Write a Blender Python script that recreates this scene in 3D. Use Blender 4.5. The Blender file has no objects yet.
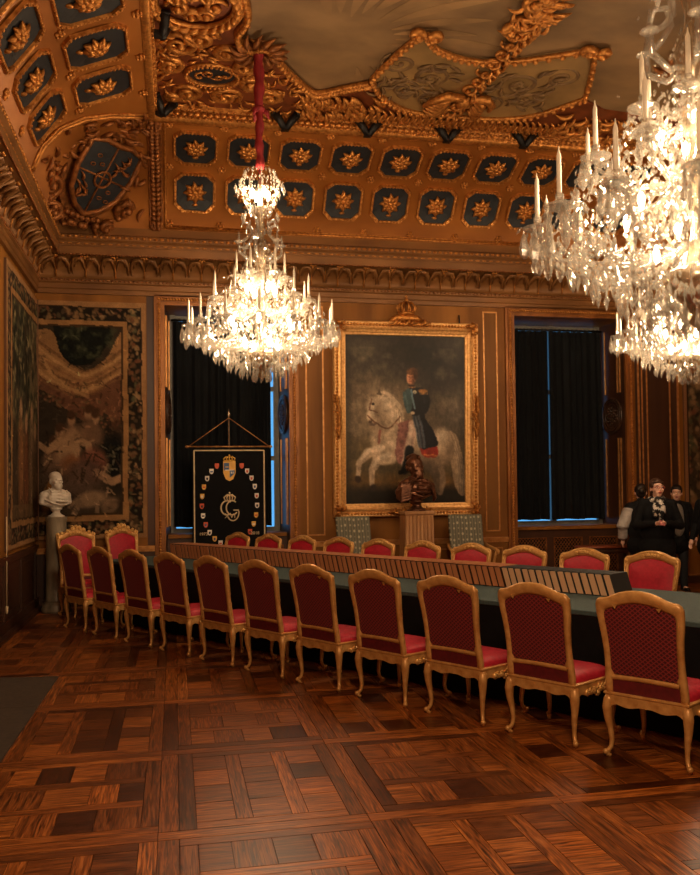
import bpy, bmesh, math, random
import numpy as np
from mathutils import Vector, Matrix

random.seed(7)
RNG = np.random.default_rng(7)
PI = math.pi
COL = bpy.context.scene.collection
V = Vector

# ------------------------------------------------------------------ helpers
def lin(c):
    return tuple(((x/12.92) if x <= .04045 else ((x+.055)/1.055)**2.4) for x in c)
def rgb(r, g, b):
    return lin((r/255, g/255, b/255))

class MB:
    """collects shapes into ONE mesh"""
    def __init__(s): s.v=[]; s.f=[]; s.m=[]; s.s=[]
    def add(s, vs, fs, mi=0, sm=False):
        o=len(s.v); s.v.extend([tuple(p) for p in vs])
        for f in fs:
            s.f.append(tuple(o+i for i in f)); s.m.append(mi); s.s.append(sm)
    def box(s, c, d, rz=0, mi=0, R=None):
        x,y,z=d[0]/2,d[1]/2,d[2]/2
        M=R if R is not None else Matrix.Rotation(rz,3,'Z')
        c=V(c)
        vs=[c+M@V((i*x,j*y,k*z)) for k in(-1,1) for j in(-1,1) for i in(-1,1)]
        s.add(vs,[(0,2,3,1),(4,5,7,6),(0,1,5,4),(2,6,7,3),(0,4,6,2),(1,3,7,5)],mi)
    def bb(s, x0,x1,y0,y1,z0,z1, mi=0):
        s.box(((x0+x1)/2,(y0+y1)/2,(z0+z1)/2),(abs(x1-x0),abs(y1-y0),abs(z1-z0)),0,mi)
    def hexa(s, p, mi=0):
        s.add(p,[(0,3,2,1),(4,5,6,7),(0,1,5,4),(1,2,6,5),(2,3,7,6),(3,0,4,7)],mi)
    def prism(s, poly, mapf, h0, h1, mi=0, sm=False):
        n=len(poly)
        vs=[mapf(a,b,h0) for a,b in poly]+[mapf(a,b,h1) for a,b in poly]
        fs=[tuple(range(n-1,-1,-1)),tuple(range(n,2*n))]+[(i,(i+1)%n,n+(i+1)%n,n+i) for i in range(n)]
        s.add(vs,fs,mi,sm)
    def tube(s, pts, r, n=8, closed=False, mi=0, sm=True, flat=1.0, up=None):
        pts=[V(p) for p in pts]; k=len(pts)
        rs=[r]*k if isinstance(r,(int,float)) else list(r)
        vs=[]; prev=None
        for i,p in enumerate(pts):
            if closed: t=pts[(i+1)%k]-pts[i-1]
            else: t=pts[min(i+1,k-1)]-pts[max(i-1,0)]
            if t.length<1e-9: t=V((0,0,1))
            t.normalize()
            if up is not None:
                a=V(up)-t*t.dot(V(up))
                if a.length<1e-5: a=t.orthogonal()
            elif prev is None: a=t.orthogonal()
            else:
                a=prev-t*t.dot(prev)
                if a.length<1e-5: a=t.orthogonal()
            a.normalize(); prev=a; b=t.cross(a)
            for j in range(n):
                q=2*PI*j/n
                vs.append(p+(a*math.cos(q)*flat+b*math.sin(q))*rs[i])
        fs=[]
        for i in range(k if closed else k-1):
            o=i*n; o2=((i+1)%k)*n
            for j in range(n): fs.append((o+j,o+(j+1)%n,o2+(j+1)%n,o2+j))
        if not closed:
            fs.append(tuple(range(n-1,-1,-1))); fs.append(tuple((k-1)*n+j for j in range(n)))
        s.add(vs,fs,mi,sm)
    def lathe(s, prof, c=(0,0,0), n=20, mi=0, sm=True, M=None):
        vs=[];k=len(prof);c=V(c)
        for r,z in prof:
            for j in range(n):
                q=2*PI*j/n
                p=V((max(r,1e-4)*math.cos(q),max(r,1e-4)*math.sin(q),z))
                vs.append(c+(M@p if M is not None else p))
        fs=[(i*n+j,i*n+(j+1)%n,(i+1)*n+(j+1)%n,(i+1)*n+j) for i in range(k-1) for j in range(n)]
        fs.append(tuple(range(n-1,-1,-1))); fs.append(tuple((k-1)*n+j for j in range(n)))
        s.add(vs,fs,mi,sm)
    def ell(s, c, r, R=None, n=8, k=6, mi=0, sm=True):
        if isinstance(r,(int,float)): r=(r,r,r)
        c=V(c); vs=[]
        def P(x,y,z):
            p=V((x*r[0],y*r[1],z*r[2])); return c+(R@p if R is not None else p)
        vs.append(P(0,0,-1))
        for i in range(1,k):
            a=-PI/2+PI*i/k
            for j in range(n): q=2*PI*j/n; vs.append(P(math.cos(a)*math.cos(q),math.cos(a)*math.sin(q),math.sin(a)))
        vs.append(P(0,0,1)); L=len(vs)-1
        fs=[(0,1+(j+1)%n,1+j) for j in range(n)]
        for i in range(k-2):
            o=1+i*n
            for j in range(n): fs.append((o+j,o+(j+1)%n,o+n+(j+1)%n,o+n+j))
        o=1+(k-2)*n
        fs+=[(o+j,o+(j+1)%n,L) for j in range(n)]
        s.add(vs,fs,mi,sm)
    def octa(s, c, r, h, R=None, mi=0):
        c=V(c); ps=[(r,0,0),(0,r*.6,0),(-r,0,0),(0,-r*.6,0),(0,0,h),(0,0,-h)]
        vs=[c+(R@V(p) if R is not None else V(p)) for p in ps]
        s.add(vs,[(0,1,4),(1,2,4),(2,3,4),(3,0,4),(1,0,5),(2,1,5),(3,2,5),(0,3,5)],mi)
    def cone(s, p0, p1, r0, r1, n=12, mi=0, sm=True):
        p0,p1=V(p0),V(p1)
        s.tube([p0,p1],[r0,r1],n,mi=mi,sm=sm)
    def cap(s, p0, p1, r0, r1, n=12):
        s.cone(p0,p1,r0,r1,n); s.ell(p0,r0,n=n,k=8); s.ell(p1,r1,n=n,k=8)
    def grid(s, fn, nu, nv, mi=0, sm=True, closeu=False):
        vs=[fn(i/nu,j/nv) for j in range(nv+1) for i in range(nu+1)]
        w=nu+1
        s.add(vs,[(j*w+i,j*w+i+1,(j+1)*w+i+1,(j+1)*w+i) for j in range(nv) for i in range(nu)],mi,sm)
    def mesh(s, name, mats):
        me=bpy.data.meshes.new(name); me.from_pydata(s.v,[],s.f)
        if not isinstance(mats,(list,tuple)): mats=[mats]
        for m in mats: me.materials.append(m)
        me.polygons.foreach_set('material_index',s.m)
        me.polygons.foreach_set('use_smooth',s.s)
        me.update(); return me
    def build(s, name, mats, parent=None, loc=None, rz=0, fix=True):
        me=s.mesh(name,mats)
        if fix:
            bm=bmesh.new(); bm.from_mesh(me); bmesh.ops.recalc_face_normals(bm,faces=bm.faces[:]); bm.to_mesh(me); bm.free()
        o=bpy.data.objects.new(name,me); COL.objects.link(o)
        if parent is not None: o.parent=parent
        if loc is not None: o.location=loc
        o.rotation_euler=(0,0,rz)
        return o

def empty(name, loc, rz=0):
    o=bpy.data.objects.new(name,None); COL.objects.link(o)
    o.location=loc; o.rotation_euler=(0,0,rz); o.empty_display_size=.1
    return o
def tag(o, label, cat, group=None):
    o['label']=label; o['category']=cat
    if group: o['group']=group
    return o
def struct(o): o['kind']='structure'; return o
def plabel(o, t): o['label']=t; return o
def copy_tree(o, parent=None):
    c=o.copy(); COL.objects.link(c)
    if parent is not None: c.parent=parent
    for ch in list(o.children): copy_tree(ch,c)
    return c
def bevel(o, w, seg=2):
    m=o.modifiers.new('bevel','BEVEL'); m.width=w; m.segments=seg; m.limit_method='ANGLE'; m.angle_limit=.6
    return o
def blob(name, mb, mat, parent, voxel=.01, smooth=4, loc=None, tris=None):
    """union of overlapping volumes grown into one continuous skin"""
    o=mb.build(name,mat,parent,loc,fix=True)
    m=o.modifiers.new('r','REMESH'); m.mode='VOXEL'; m.voxel_size=voxel; m.use_smooth_shade=True
    if smooth:
        q=o.modifiers.new('s','SMOOTH'); q.iterations=smooth; q.factor=.5
    if tris:
        d=o.modifiers.new('d','DECIMATE'); d.ratio=tris
    dg=bpy.context.evaluated_depsgraph_get(); dg.update()
    me=bpy.data.meshes.new_from_object(o.evaluated_get(dg))
    o.modifiers.clear(); old=o.data; o.data=me; bpy.data.meshes.remove(old); me.name=name
    for p in me.polygons: p.use_smooth=True
    return o
def text_mesh(name, body, size, mat, parent, M, depth=.002):
    cu=bpy.data.curves.new(name,'FONT'); cu.body=body; cu.size=size; cu.extrude=depth; cu.align_x='CENTER'; cu.align_y='CENTER'
    t=bpy.data.objects.new(name+'_c',cu); COL.objects.link(t)
    dg=bpy.context.evaluated_depsgraph_get(); dg.update()
    me=bpy.data.meshes.new_from_object(t.evaluated_get(dg)); bpy.data.objects.remove(t)
    me.transform(M); me.materials.clear(); me.materials.append(mat); me.name=name
    o=bpy.data.objects.new(name,me); COL.objects.link(o); o.parent=parent
    return o

# ------------------------------------------------------------------ materials
def nodes(name):
    m=bpy.data.materials.new(name); m.use_nodes=True
    nt=m.node_tree; return m,nt,nt.nodes['Principled BSDF']
def link(nt,a,b): nt.links.new(a,b)
def nd(nt,t,**k):
    n=nt.nodes.new(t)
    for a,b in k.items(): setattr(n,a,b)
    return n
def ramp(nt, stops):
    r=nt.nodes.new('ShaderNodeValToRGB'); e=r.color_ramp.elements
    while len(e)<len(stops): e.new(.5)
    for i,(p,c) in enumerate(stops): e[i].position=p; e[i].color=(*c,1)
    return r
def objcoord(nt, scale=(1,1,1)):
    t=nd(nt,'ShaderNodeTexCoord'); m=nd(nt,'ShaderNodeMapping'); m.inputs['Scale'].default_value=scale
    link(nt,t.outputs['Object'],m.inputs['Vector']); return m.outputs['Vector']
def bump(nt,b,h,strength=.3,dist=.01):
    n=nd(nt,'ShaderNodeBump'); n.inputs['Strength'].default_value=strength; n.inputs['Distance'].default_value=dist
    link(nt,h,n.inputs['Height']); link(nt,n.outputs['Normal'],b.inputs['Normal'])
def noisy(name, c0, c1, scale=8, sx=(1,1,1), rough=.5, metal=0, bmp=0, bd=.01, detail=4, spec=.5, lo=.3, hi=.7):
    m,nt,b=nodes(name)
    n=nd(nt,'ShaderNodeTexNoise'); n.inputs['Scale'].default_value=scale; n.inputs['Detail'].default_value=detail
    link(nt,objcoord(nt,sx),n.inputs['Vector'])
    r=ramp(nt,[(lo,c0),(hi,c1)]); link(nt,n.outputs['Fac'],r.inputs['Fac']); link(nt,r.outputs['Color'],b.inputs['Base Color'])
    b.inputs['Roughness'].default_value=rough; b.inputs['Metallic'].default_value=metal; b.inputs['Specular IOR Level'].default_value=spec
    if bmp: bump(nt,b,n.outputs['Fac'],bmp,bd)
    return m
def plain(name, c, rough=.5, metal=0, spec=.5):
    return noisy(name, tuple(x*.88 for x in c), tuple(min(1,x*1.1) for x in c), 14, rough=rough, metal=metal, spec=spec)
def plank_mat(name, axis):
    m,nt,b=nodes(name)
    sc=(2.4,46,10) if axis=='x' else (46,2.4,10)
    g=nd(nt,'ShaderNodeNewGeometry'); co=objcoord(nt,sc)
    ad=nd(nt,'ShaderNodeVectorMath',operation='ADD'); mu=nd(nt,'ShaderNodeMath',operation='MULTIPLY'); mu.inputs[1].default_value=57
    link(nt,g.outputs['Random Per Island'],mu.inputs[0]); link(nt,co,ad.inputs[0]); link(nt,mu.outputs[0],ad.inputs[1])
    n=nd(nt,'ShaderNodeTexNoise'); n.inputs['Scale'].default_value=1.6; n.inputs['Detail'].default_value=6; n.inputs['Distortion'].default_value=1.4
    link(nt,ad.outputs[0],n.inputs['Vector'])
    r=ramp(nt,[(.34,rgb(62,30,10)),(.5,rgb(140,78,29)),(.68,rgb(198,124,56))]); link(nt,n.outputs['Fac'],r.inputs['Fac'])
    t=ramp(nt,[(0,rgb(112,92,84)),(.22,rgb(180,168,160)),(.6,rgb(228,216,208)),(.9,(1,.96,.92)),(1,(1.15,1.02,.86))]); link(nt,g.outputs['Random Per Island'],t.inputs['Fac'])
    mx=nd(nt,'ShaderNodeMix',data_type='RGBA',blend_type='MULTIPLY'); mx.inputs['Factor'].default_value=1
    link(nt,r.outputs['Color'],mx.inputs['A']); link(nt,t.outputs['Color'],mx.inputs['B'])
    link(nt,mx.outputs['Result'],b.inputs['Base Color'])
    rr=nd(nt,'ShaderNodeMapRange'); rr.inputs['To Min'].default_value=.26; rr.inputs['To Max'].default_value=.46
    link(nt,n.outputs['Fac'],rr.inputs['Value']); link(nt,rr.outputs['Result'],b.inputs['Roughness'])
    bump(nt,b,n.outputs['Fac'],.18,.004)
    return m
def attr_mat(name, rough=.6, weave=0, spec=.3):
    m,nt,b=nodes(name)
    a=nd(nt,'ShaderNodeAttribute'); a.attribute_name='Col'
    n=nd(nt,'ShaderNodeTexNoise'); n.inputs['Scale'].default_value=60; link(nt,objcoord(nt),n.inputs['Vector'])
    r=ramp(nt,[(.3,(.82,.82,.82)),(.7,(1.12,1.12,1.12))]); link(nt,n.outputs['Fac'],r.inputs['Fac'])
    mx=nd(nt,'ShaderNodeMix',data_type='RGBA',blend_type='MULTIPLY'); mx.inputs['Factor'].default_value=1
    link(nt,a.outputs['Color'],mx.inputs['A']); link(nt,r.outputs['Color'],mx.inputs['B']); link(nt,mx.outputs['Result'],b.inputs['Base Color'])
    b.inputs['Roughness'].default_value=rough; b.inputs['Specular IOR Level'].default_value=spec
    if weave: bump(nt,b,n.outputs['Fac'],weave,.004)
    return m
def diamond_mat(name, c0, c1, freq):
    """cut velvet with a small diagonal lattice"""
    m,nt,b=nodes(name)
    co=objcoord(nt); sx=nd(nt,'ShaderNodeSeparateXYZ'); link(nt,co,sx.inputs[0])
    outs=[]
    for sg in (1,-1):
        a=nd(nt,'ShaderNodeMath',operation='MULTIPLY_ADD'); a.inputs[1].default_value=sg*.8
        link(nt,sx.outputs['X'],a.inputs[0]); link(nt,sx.outputs['Z'],a.inputs[2])
        k=nd(nt,'ShaderNodeMath',operation='MULTIPLY'); k.inputs[1].default_value=freq; link(nt,a.outputs[0],k.inputs[0])
        s=nd(nt,'ShaderNodeMath',operation='SINE'); link(nt,k.outputs[0],s.inputs[0]); outs.append(s)
    mx=nd(nt,'ShaderNodeMath',operation='MAXIMUM'); link(nt,outs[0].outputs[0],mx.inputs[0]); link(nt,outs[1].outputs[0],mx.inputs[1])
    r=ramp(nt,[(.35,c0),(.95,c1)]); link(nt,mx.outputs[0],r.inputs['Fac']); link(nt,r.outputs['Color'],b.inputs['Base Color'])
    b.inputs['Roughness'].default_value=.62; b.inputs['Specular IOR Level'].default_value=.35
    b.inputs['Sheen Weight'].default_value=.25; b.inputs['Sheen Tint'].default_value=(.9,.3,.3,1)
    bump(nt,b,mx.outputs[0],.3,.003)
    return m
def dots_mat(name, base, dark, pale, sc):
    m,nt,b=nodes(name)
    v=nd(nt,'ShaderNodeTexVoronoi'); v.inputs['Scale'].default_value=sc; v.inputs['Randomness'].default_value=.25
    link(nt,objcoord(nt,(1,.001,.8)),v.inputs['Vector'])
    w=nd(nt,'ShaderNodeTexWave'); w.inputs['Scale'].default_value=sc*.5; w.inputs['Distortion'].default_value=.6; link(nt,objcoord(nt),w.inputs['Vector'])
    r0=ramp(nt,[(.3,dark),(.7,base)]); link(nt,w.outputs['Fac'],r0.inputs['Fac'])
    r1=ramp(nt,[(.18,(1,1,1)),(.3,(0,0,0))]); link(nt,v.outputs['Distance'],r1.inputs['Fac'])
    mx=nd(nt,'ShaderNodeMix',data_type='RGBA'); link(nt,r1.outputs['Color'],mx.inputs['Factor']); link(nt,r0.outputs['Color'],mx.inputs['A']); mx.inputs['B'].default_value=(*pale,1)
    link(nt,mx.outputs['Result'],b.inputs['Base Color']); b.inputs['Roughness'].default_value=.6
    return m
def emit(name, c, s):
    m,nt,b=nodes(name); b.inputs['Emission Color'].default_value=(*c,1); b.inputs['Emission Strength'].default_value=s
    b.inputs['Base Color'].default_value=(*c,1); return m
def crystal_mat(name):
    m,nt,b=nodes(name); nt.nodes.remove(b); out=nt.nodes['Material Output']
    tr=nd(nt,'ShaderNodeBsdfTransparent'); gl=nd(nt,'ShaderNodeBsdfGlossy'); tl=nd(nt,'ShaderNodeBsdfTranslucent'); df=nd(nt,'ShaderNodeBsdfDiffuse')
    gl.inputs['Roughness'].default_value=.12; gl.inputs['Color'].default_value=(.8,.76,.70,1)
    for n in (tl,df): n.inputs['Color'].default_value=(.46,.42,.36,1)
    n=nd(nt,'ShaderNodeTexNoise'); n.inputs['Scale'].default_value=40; link(nt,objcoord(nt),n.inputs['Vector'])
    r=ramp(nt,[(.4,(.25,.25,.25)),(.6,(.75,.75,.75))]); link(nt,n.outputs['Fac'],r.inputs['Fac'])
    a=nd(nt,'ShaderNodeMixShader'); a.inputs[0].default_value=.5; link(nt,tl.outputs[0],a.inputs[1]); link(nt,df.outputs[0],a.inputs[2])
    c=nd(nt,'ShaderNodeMixShader'); link(nt,r.outputs['Color'],c.inputs[0]); link(nt,a.outputs[0],c.inputs[1]); link(nt,gl.outputs[0],c.inputs[2])
    d=nd(nt,'ShaderNodeMixShader'); d.inputs[0].default_value=.56; link(nt,tr.outputs[0],d.inputs[1]); link(nt,c.outputs[0],d.inputs[2])
    link(nt,d.outputs[0],out.inputs['Surface']); return m
def glass_pane(name):
    m,nt,b=nodes(name); nt.nodes.remove(b); out=nt.nodes['Material Output']
    tr=nd(nt,'ShaderNodeBsdfTransparent'); gl=nd(nt,'ShaderNodeBsdfGlossy'); gl.inputs['Roughness'].default_value=.02
    d=nd(nt,'ShaderNodeMixShader'); d.inputs[0].default_value=.06; link(nt,tr.outputs[0],d.inputs[1]); link(nt,gl.outputs[0],d.inputs[2])
    link(nt,d.outputs[0],out.inputs['Surface']); return m

M={}
M['plank_x']=plank_mat('oak plank along room','x'); M['plank_y']=plank_mat('oak plank across room','y')
M['underfloor']=plain('floor joint',rgb(24,12,7),.8)
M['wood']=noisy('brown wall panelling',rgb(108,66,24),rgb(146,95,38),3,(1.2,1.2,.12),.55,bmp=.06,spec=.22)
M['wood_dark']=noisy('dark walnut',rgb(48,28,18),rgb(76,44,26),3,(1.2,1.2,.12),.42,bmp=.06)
M['cove_wood']=noisy('warm gilded cove wood',rgb(134,80,32),rgb(172,108,46),2.5,(.3,.3,1),.42,metal=.25)
M['cornice']=noisy('bronzed cornice',rgb(106,70,36),rgb(144,98,52),3,(.4,.4,1),.45,metal=.25)
M['gold']=noisy('carved gold leaf',rgb(146,88,36),rgb(216,150,76),22,rough=.44,metal=.7,bmp=.5,bd=.012)
M['gold_old']=noisy('dull old gilding',rgb(100,58,26),rgb(164,102,50),18,rough=.5,metal=.55,bmp=.5,bd=.012)
M['gold_line']=noisy('gilt line moulding',rgb(170,112,60),rgb(214,156,92),12,rough=.4,metal=.6)
M['frame_gold']=noisy('picture frame gold',rgb(206,148,86),rgb(244,194,124),26,rough=.42,metal=.5,bmp=.35,bd=.008)
M['chair_gold']=noisy('gilded chair wood',rgb(182,126,66),rgb(222,172,104),16,rough=.4,metal=.3,bmp=.08)
M['chair_carve']=noisy('bright carved chair gold',rgb(206,154,82),rgb(240,198,126),30,rough=.34,metal=.55,bmp=.4,bd=.006)
M['coffer_dark']=noisy('blue black coffer ground',rgb(18,22,26),rgb(30,36,42),20,rough=.6)
M['red']=noisy('crimson silk',rgb(158,18,38),rgb(184,26,50),30,rough=.55,bmp=.1,bd=.003)
M['red_back']=diamond_mat('dark red diamond cloth',rgb(66,13,18),rgb(128,40,40),230)
M['red_under']=noisy('dark red lining',rgb(80,12,18),rgb(100,18,26),30,rough=.6)
M['cloth_grey']=noisy('grey green tablecloth',rgb(50,70,71),rgb(65,86,86),60,rough=.75,bmp=.1,bd=.002)
M['cloth_black']=noisy('black table skirt',rgb(8,8,9),rgb(15,15,16),20,rough=.85,spec=.2)
M['spine']=noisy('pale brown spine board',rgb(208,168,130),rgb(228,192,154),6,(3,3,.4),.55)
M['spine_red']=noisy('red brown spine leather',rgb(178,116,76),rgb(206,144,100),6,(3,3,.4),.5)
M['case_dark']=plain('charcoal slipcase',rgb(40,44,46),.6)
M['case_brown']=plain('brown slipcase edge',rgb(62,34,20),.6)
M['case_top']=noisy('brown case top',rgb(150,92,56),rgb(178,116,74),10,rough=.55)
M['curtain']=noisy('black curtain velvet',rgb(9,11,13),rgb(17,20,23),10,(3,3,.3),.85,spec=.2)
M['marble_white']=noisy('white marble',rgb(206,196,180),rgb(232,222,206),7,rough=.45)
M['marble_grey']=noisy('veined grey marble',rgb(112,102,84),rgb(172,158,134),5,(2,2,.6),.3,detail=8)
M['bronze']=noisy('brown bronze',rgb(74,48,36),rgb(136,92,68),14,rough=.34,metal=.75,bmp=.2)
M['pedestal']=noisy('pale fluted pedestal',rgb(150,104,64),rgb(186,138,92),6,(3,3,.3),.45)
M['grey_seat']=dots_mat('grey dotted damask',rgb(106,102,82),rgb(84,82,66),rgb(172,164,136),15)
M['console']=noisy('polished red brown table wood',rgb(96,44,24),rgb(136,66,36),4,(.4,2,2),.28)
M['iron']=plain('black metal',rgb(20,18,17),.5,.4)
M['banner_black']=plain('black banner velvet',rgb(7,7,9),.85,spec=.2)
M['cream']=plain('cream braid',rgb(214,190,150),.6)
M['emb_gold']=plain('embroidered gold',rgb(222,170,72),.5)
M['emb_red']=plain('embroidered red',rgb(206,84,48),.6)
M['emb_blue']=plain('embroidered blue',rgb(60,92,134),.6)
M['emb_white']=plain('embroidered white',rgb(226,216,204),.6)
M['candle']=plain('white wax candle',rgb(238,226,204),.5)
M['crystal']=crystal_mat('cut crystal')
M['silver']=noisy('silvered metal',rgb(170,150,124),rgb(220,204,178),20,rough=.25,metal=.8)
M['bulb']=emit('glowing bulb',(1,.72,.44),430)
M['rope']=noisy('crimson rope sleeve',rgb(124,22,28),rgb(158,36,40),20,(1,1,.2),.7,bmp=.4)
M['mat']=noisy('dark grey felt mat',rgb(56,45,34),rgb(72,58,44),30,rough=.9)
M['ceil_paint']=noisy('brown painted sky',rgb(92,70,44),rgb(140,110,72),1.1,(1,1.6,1),.7,detail=7)
M['ceil_panel']=noisy('olive painted panel',rgb(112,86,48),rgb(150,118,70),2,rough=.65,detail=5)
M['ceil_ground']=noisy('red brown stucco ground',rgb(96,48,24),rgb(136,72,36),5,rough=.5,metal=.3)
M['pane']=glass_pane('window glass')
M['white_paint']=plain('grey painted window wood',rgb(120,116,108),.5)
M['plaster']=noisy('dark plain wall',rgb(84,54,32),rgb(104,68,42),2,rough=.7)
M['skin']=noisy('skin',rgb(222,172,148),rgb(234,188,164),20,rough=.55)
M['skin_pale']=noisy('pale skin',rgb(218,168,142),rgb(230,184,158),20,rough=.55)
M['lip']=plain('lips',rgb(168,74,70),.5)
M['eye']=plain('dark eyes',rgb(30,22,18),.3)
M['eye_white']=plain('eye whites',rgb(220,210,200),.4)
M['hair_brown']=noisy('brown hair',rgb(44,28,18),rgb(82,54,36),30,(1,1,.3),.5,bmp=.3)
M['hair_black']=noisy('near black hair',rgb(16,12,10),rgb(34,25,20),30,(1,1,.3),.45,bmp=.3)
M['black_wool']=noisy('black wool',rgb(12,12,13),rgb(20,20,22),40,rough=.85,spec=.2)
M['grey_knit']=noisy('grey knit',rgb(112,104,96),rgb(136,128,118),70,rough=.85,bmp=.2,bd=.003)
M['grey_quilt']=noisy('pale grey quilted nylon',rgb(150,142,136),rgb(178,170,164),14,rough=.55,bmp=.3)
M['denim']=plain('dark trousers',rgb(22,24,30),.8)
M['scarf']=noisy('black and white scarf',rgb(18,18,20),rgb(206,198,188),18,rough=.8,lo=.5,hi=.56)
M['phone']=plain('pink phone case',rgb(196,120,120),.4)
M['shoe']=plain('black leather shoe',rgb(14,12,11),.4)
M['paint_attr']=attr_mat('oil paint',.5,.12)
M['tap_attr']=attr_mat('woven wool',.9,.35,.1)

# ------------------------------------------------------------------ painter (flat art, kept as colour data on dense meshes)
class Paint:
    def __init__(s,w,h,base):
        s.w,s.h=w,h; s.a=np.ones((h,w,3))*np.array(base)/255.
        s.y,s.x=np.mgrid[0:h,0:w]; s.x=(s.x+.5)/w; s.y=(s.y+.5)/w     # y down, units of width
    def fbm(s,sc,seed,oct=4,ax=1.,ay=1.):
        r=np.random.default_rng(seed); out=np.zeros((s.h,s.w)); amp=1; tot=0
        for o in range(oct):
            gx,gy=s.x*sc*ax,s.y*sc*ay; n=int(max(gx.max(),gy.max()))+3
            g=r.random((n,n)); ix,iy=gx.astype(int),gy.astype(int); fx,fy=gx-ix,gy-iy
            fx=fx*fx*(3-2*fx); fy=fy*fy*(3-2*fy)
            out+=amp*(g[iy,ix]*(1-fx)*(1-fy)+g[iy,ix+1]*fx*(1-fy)+g[iy+1,ix]*(1-fx)*fy+g[iy+1,ix+1]*fx*fy)
            tot+=amp; amp*=.55; sc*=2.1
        return out/tot
    def blend(s,m,c):
        m=np.clip(m,0,1)[...,None]; s.a=s.a*(1-m)+m*np.array(c)/255.
    def ell(s,cx,cy,rx,ry,c,rot=0,soft=.2,al=1):
        dx,dy=s.x-cx,s.y-cy; q=math.radians(rot); u=dx*math.cos(q)+dy*math.sin(q); v=-dx*math.sin(q)+dy*math.cos(q)
        d=np.sqrt((u/rx)**2+(v/ry)**2); s.blend(al*np.clip((1+soft-d)/(2*soft),0,1),c)
    def poly(s,pts,c,al=1):
        ins=np.zeros(s.x.shape,bool); n=len(pts)
        for i in range(n):
            x0,y0=pts[i];x1,y1=pts[(i+1)%n]
            if y0==y1: continue
            k=((y0>s.y)!=(y1>s.y))&(s.x<(x1-x0)*(s.y-y0)/(y1-y0)+x0); ins^=k
        s.blend(ins*al,c)
    def line(s,pts,w,c,al=1):
        ws=[w]*len(pts) if isinstance(w,(int,float)) else w
        for i in range(len(pts)-1):
            (x0,y0),(x1,y1)=pts[i],pts[i+1]; L=(x1-x0)**2+(y1-y0)**2+1e-12
            t=np.clip(((s.x-x0)*(x1-x0)+(s.y-y0)*(y1-y0))/L,0,1)
            d=np.hypot(s.x-x0-t*(x1-x0),s.y-y0-t*(y1-y0)); wd=ws[i]+(ws[i+1]-ws[i])*t
            s.blend(al*np.clip((wd-d)/(.35*wd)+.5,0,1),c)
    def blur(s,n=1):
        for _ in range(n):
            p=np.pad(s.a,((1,1),(1,1),(0,0)),'edge'); s.a=(p[:-2,1:-1]+p[2:,1:-1]+p[1:-1,:-2]+p[1:-1,2:]+2*p[1:-1,1:-1])/6
    def warp(s,amp,sc,seed):
        dx=(s.fbm(sc,seed,3)-.5)*amp*s.w; dy=(s.fbm(sc,seed+1,3)-.5)*amp*s.w
        j=np.clip(np.mgrid[0:s.h,0:s.w][0]+dy,0,s.h-1).astype(int); i=np.clip(np.mgrid[0:s.h,0:s.w][1]+dx,0,s.w-1).astype(int); s.a=s.a[j,i]
    def mesh(s,name,fn,mat,parent=None):
        """fn(u,v) -> point; u,v in 0..1, v down"""
        w,h=s.w,s.h
        vs=[tuple(fn((i+.0)/(w-1),j/(h-1))) for j in range(h) for i in range(w)]
        fs=[(j*w+i,(j+1)*w+i,(j+1)*w+i+1,j*w+i+1) for j in range(h-1) for i in range(w-1)]
        me=bpy.data.meshes.new(name); me.from_pydata(vs,[],fs)
        a=me.attributes.new('Col','FLOAT_COLOR','POINT')
        c=np.clip(s.a,0,1); c=np.where(c<=.04045,c/12.92,((c+.055)/1.055)**2.4)
        a.data.foreach_set('color',np.concatenate([c,np.ones((h,w,1))],2).astype(np.float32).ravel())
        me.materials.append(mat); me.update()
        o=bpy.data.objects.new(name,me); COL.objects.link(o); o.parent=parent
        return o
# ------------------------------------------------------------------ camera
cam=bpy.data.cameras.new('camera'); co=bpy.data.objects.new('camera',cam); COL.objects.link(co)
cam.sensor_fit='VERTICAL'; cam.sensor_height=36; cam.lens=850*36/875; cam.shift_y=28/875; cam.clip_start=.05
yaw,pit,rol=math.radians(11.667),math.radians(1.5),math.radians(-.712)
Mz=Matrix.Rotation(-yaw,3,'Z'); Mx=Matrix.Rotation(PI/2+pit,3,'X'); Mr=Matrix.Rotation(rol,3,'Z')
co.matrix_world=Matrix.Translation((0,0,1.65))@(Mz@Mx@Mr).to_4x4()
bpy.context.scene.camera=co

# ------------------------------------------------------------------ room shell
B=12.77; LW=-1.94; RW=9.1; FW=-3.5; CZ=6.62; LIP=1.75
T=V((-.542,.841,0)).normalized(); N=V((.841,.542,0)).normalized(); TH=math.atan2(N.y,N.x)
def tn(t,n,z=0): return T*t+N*n+V((0,0,z))

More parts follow.
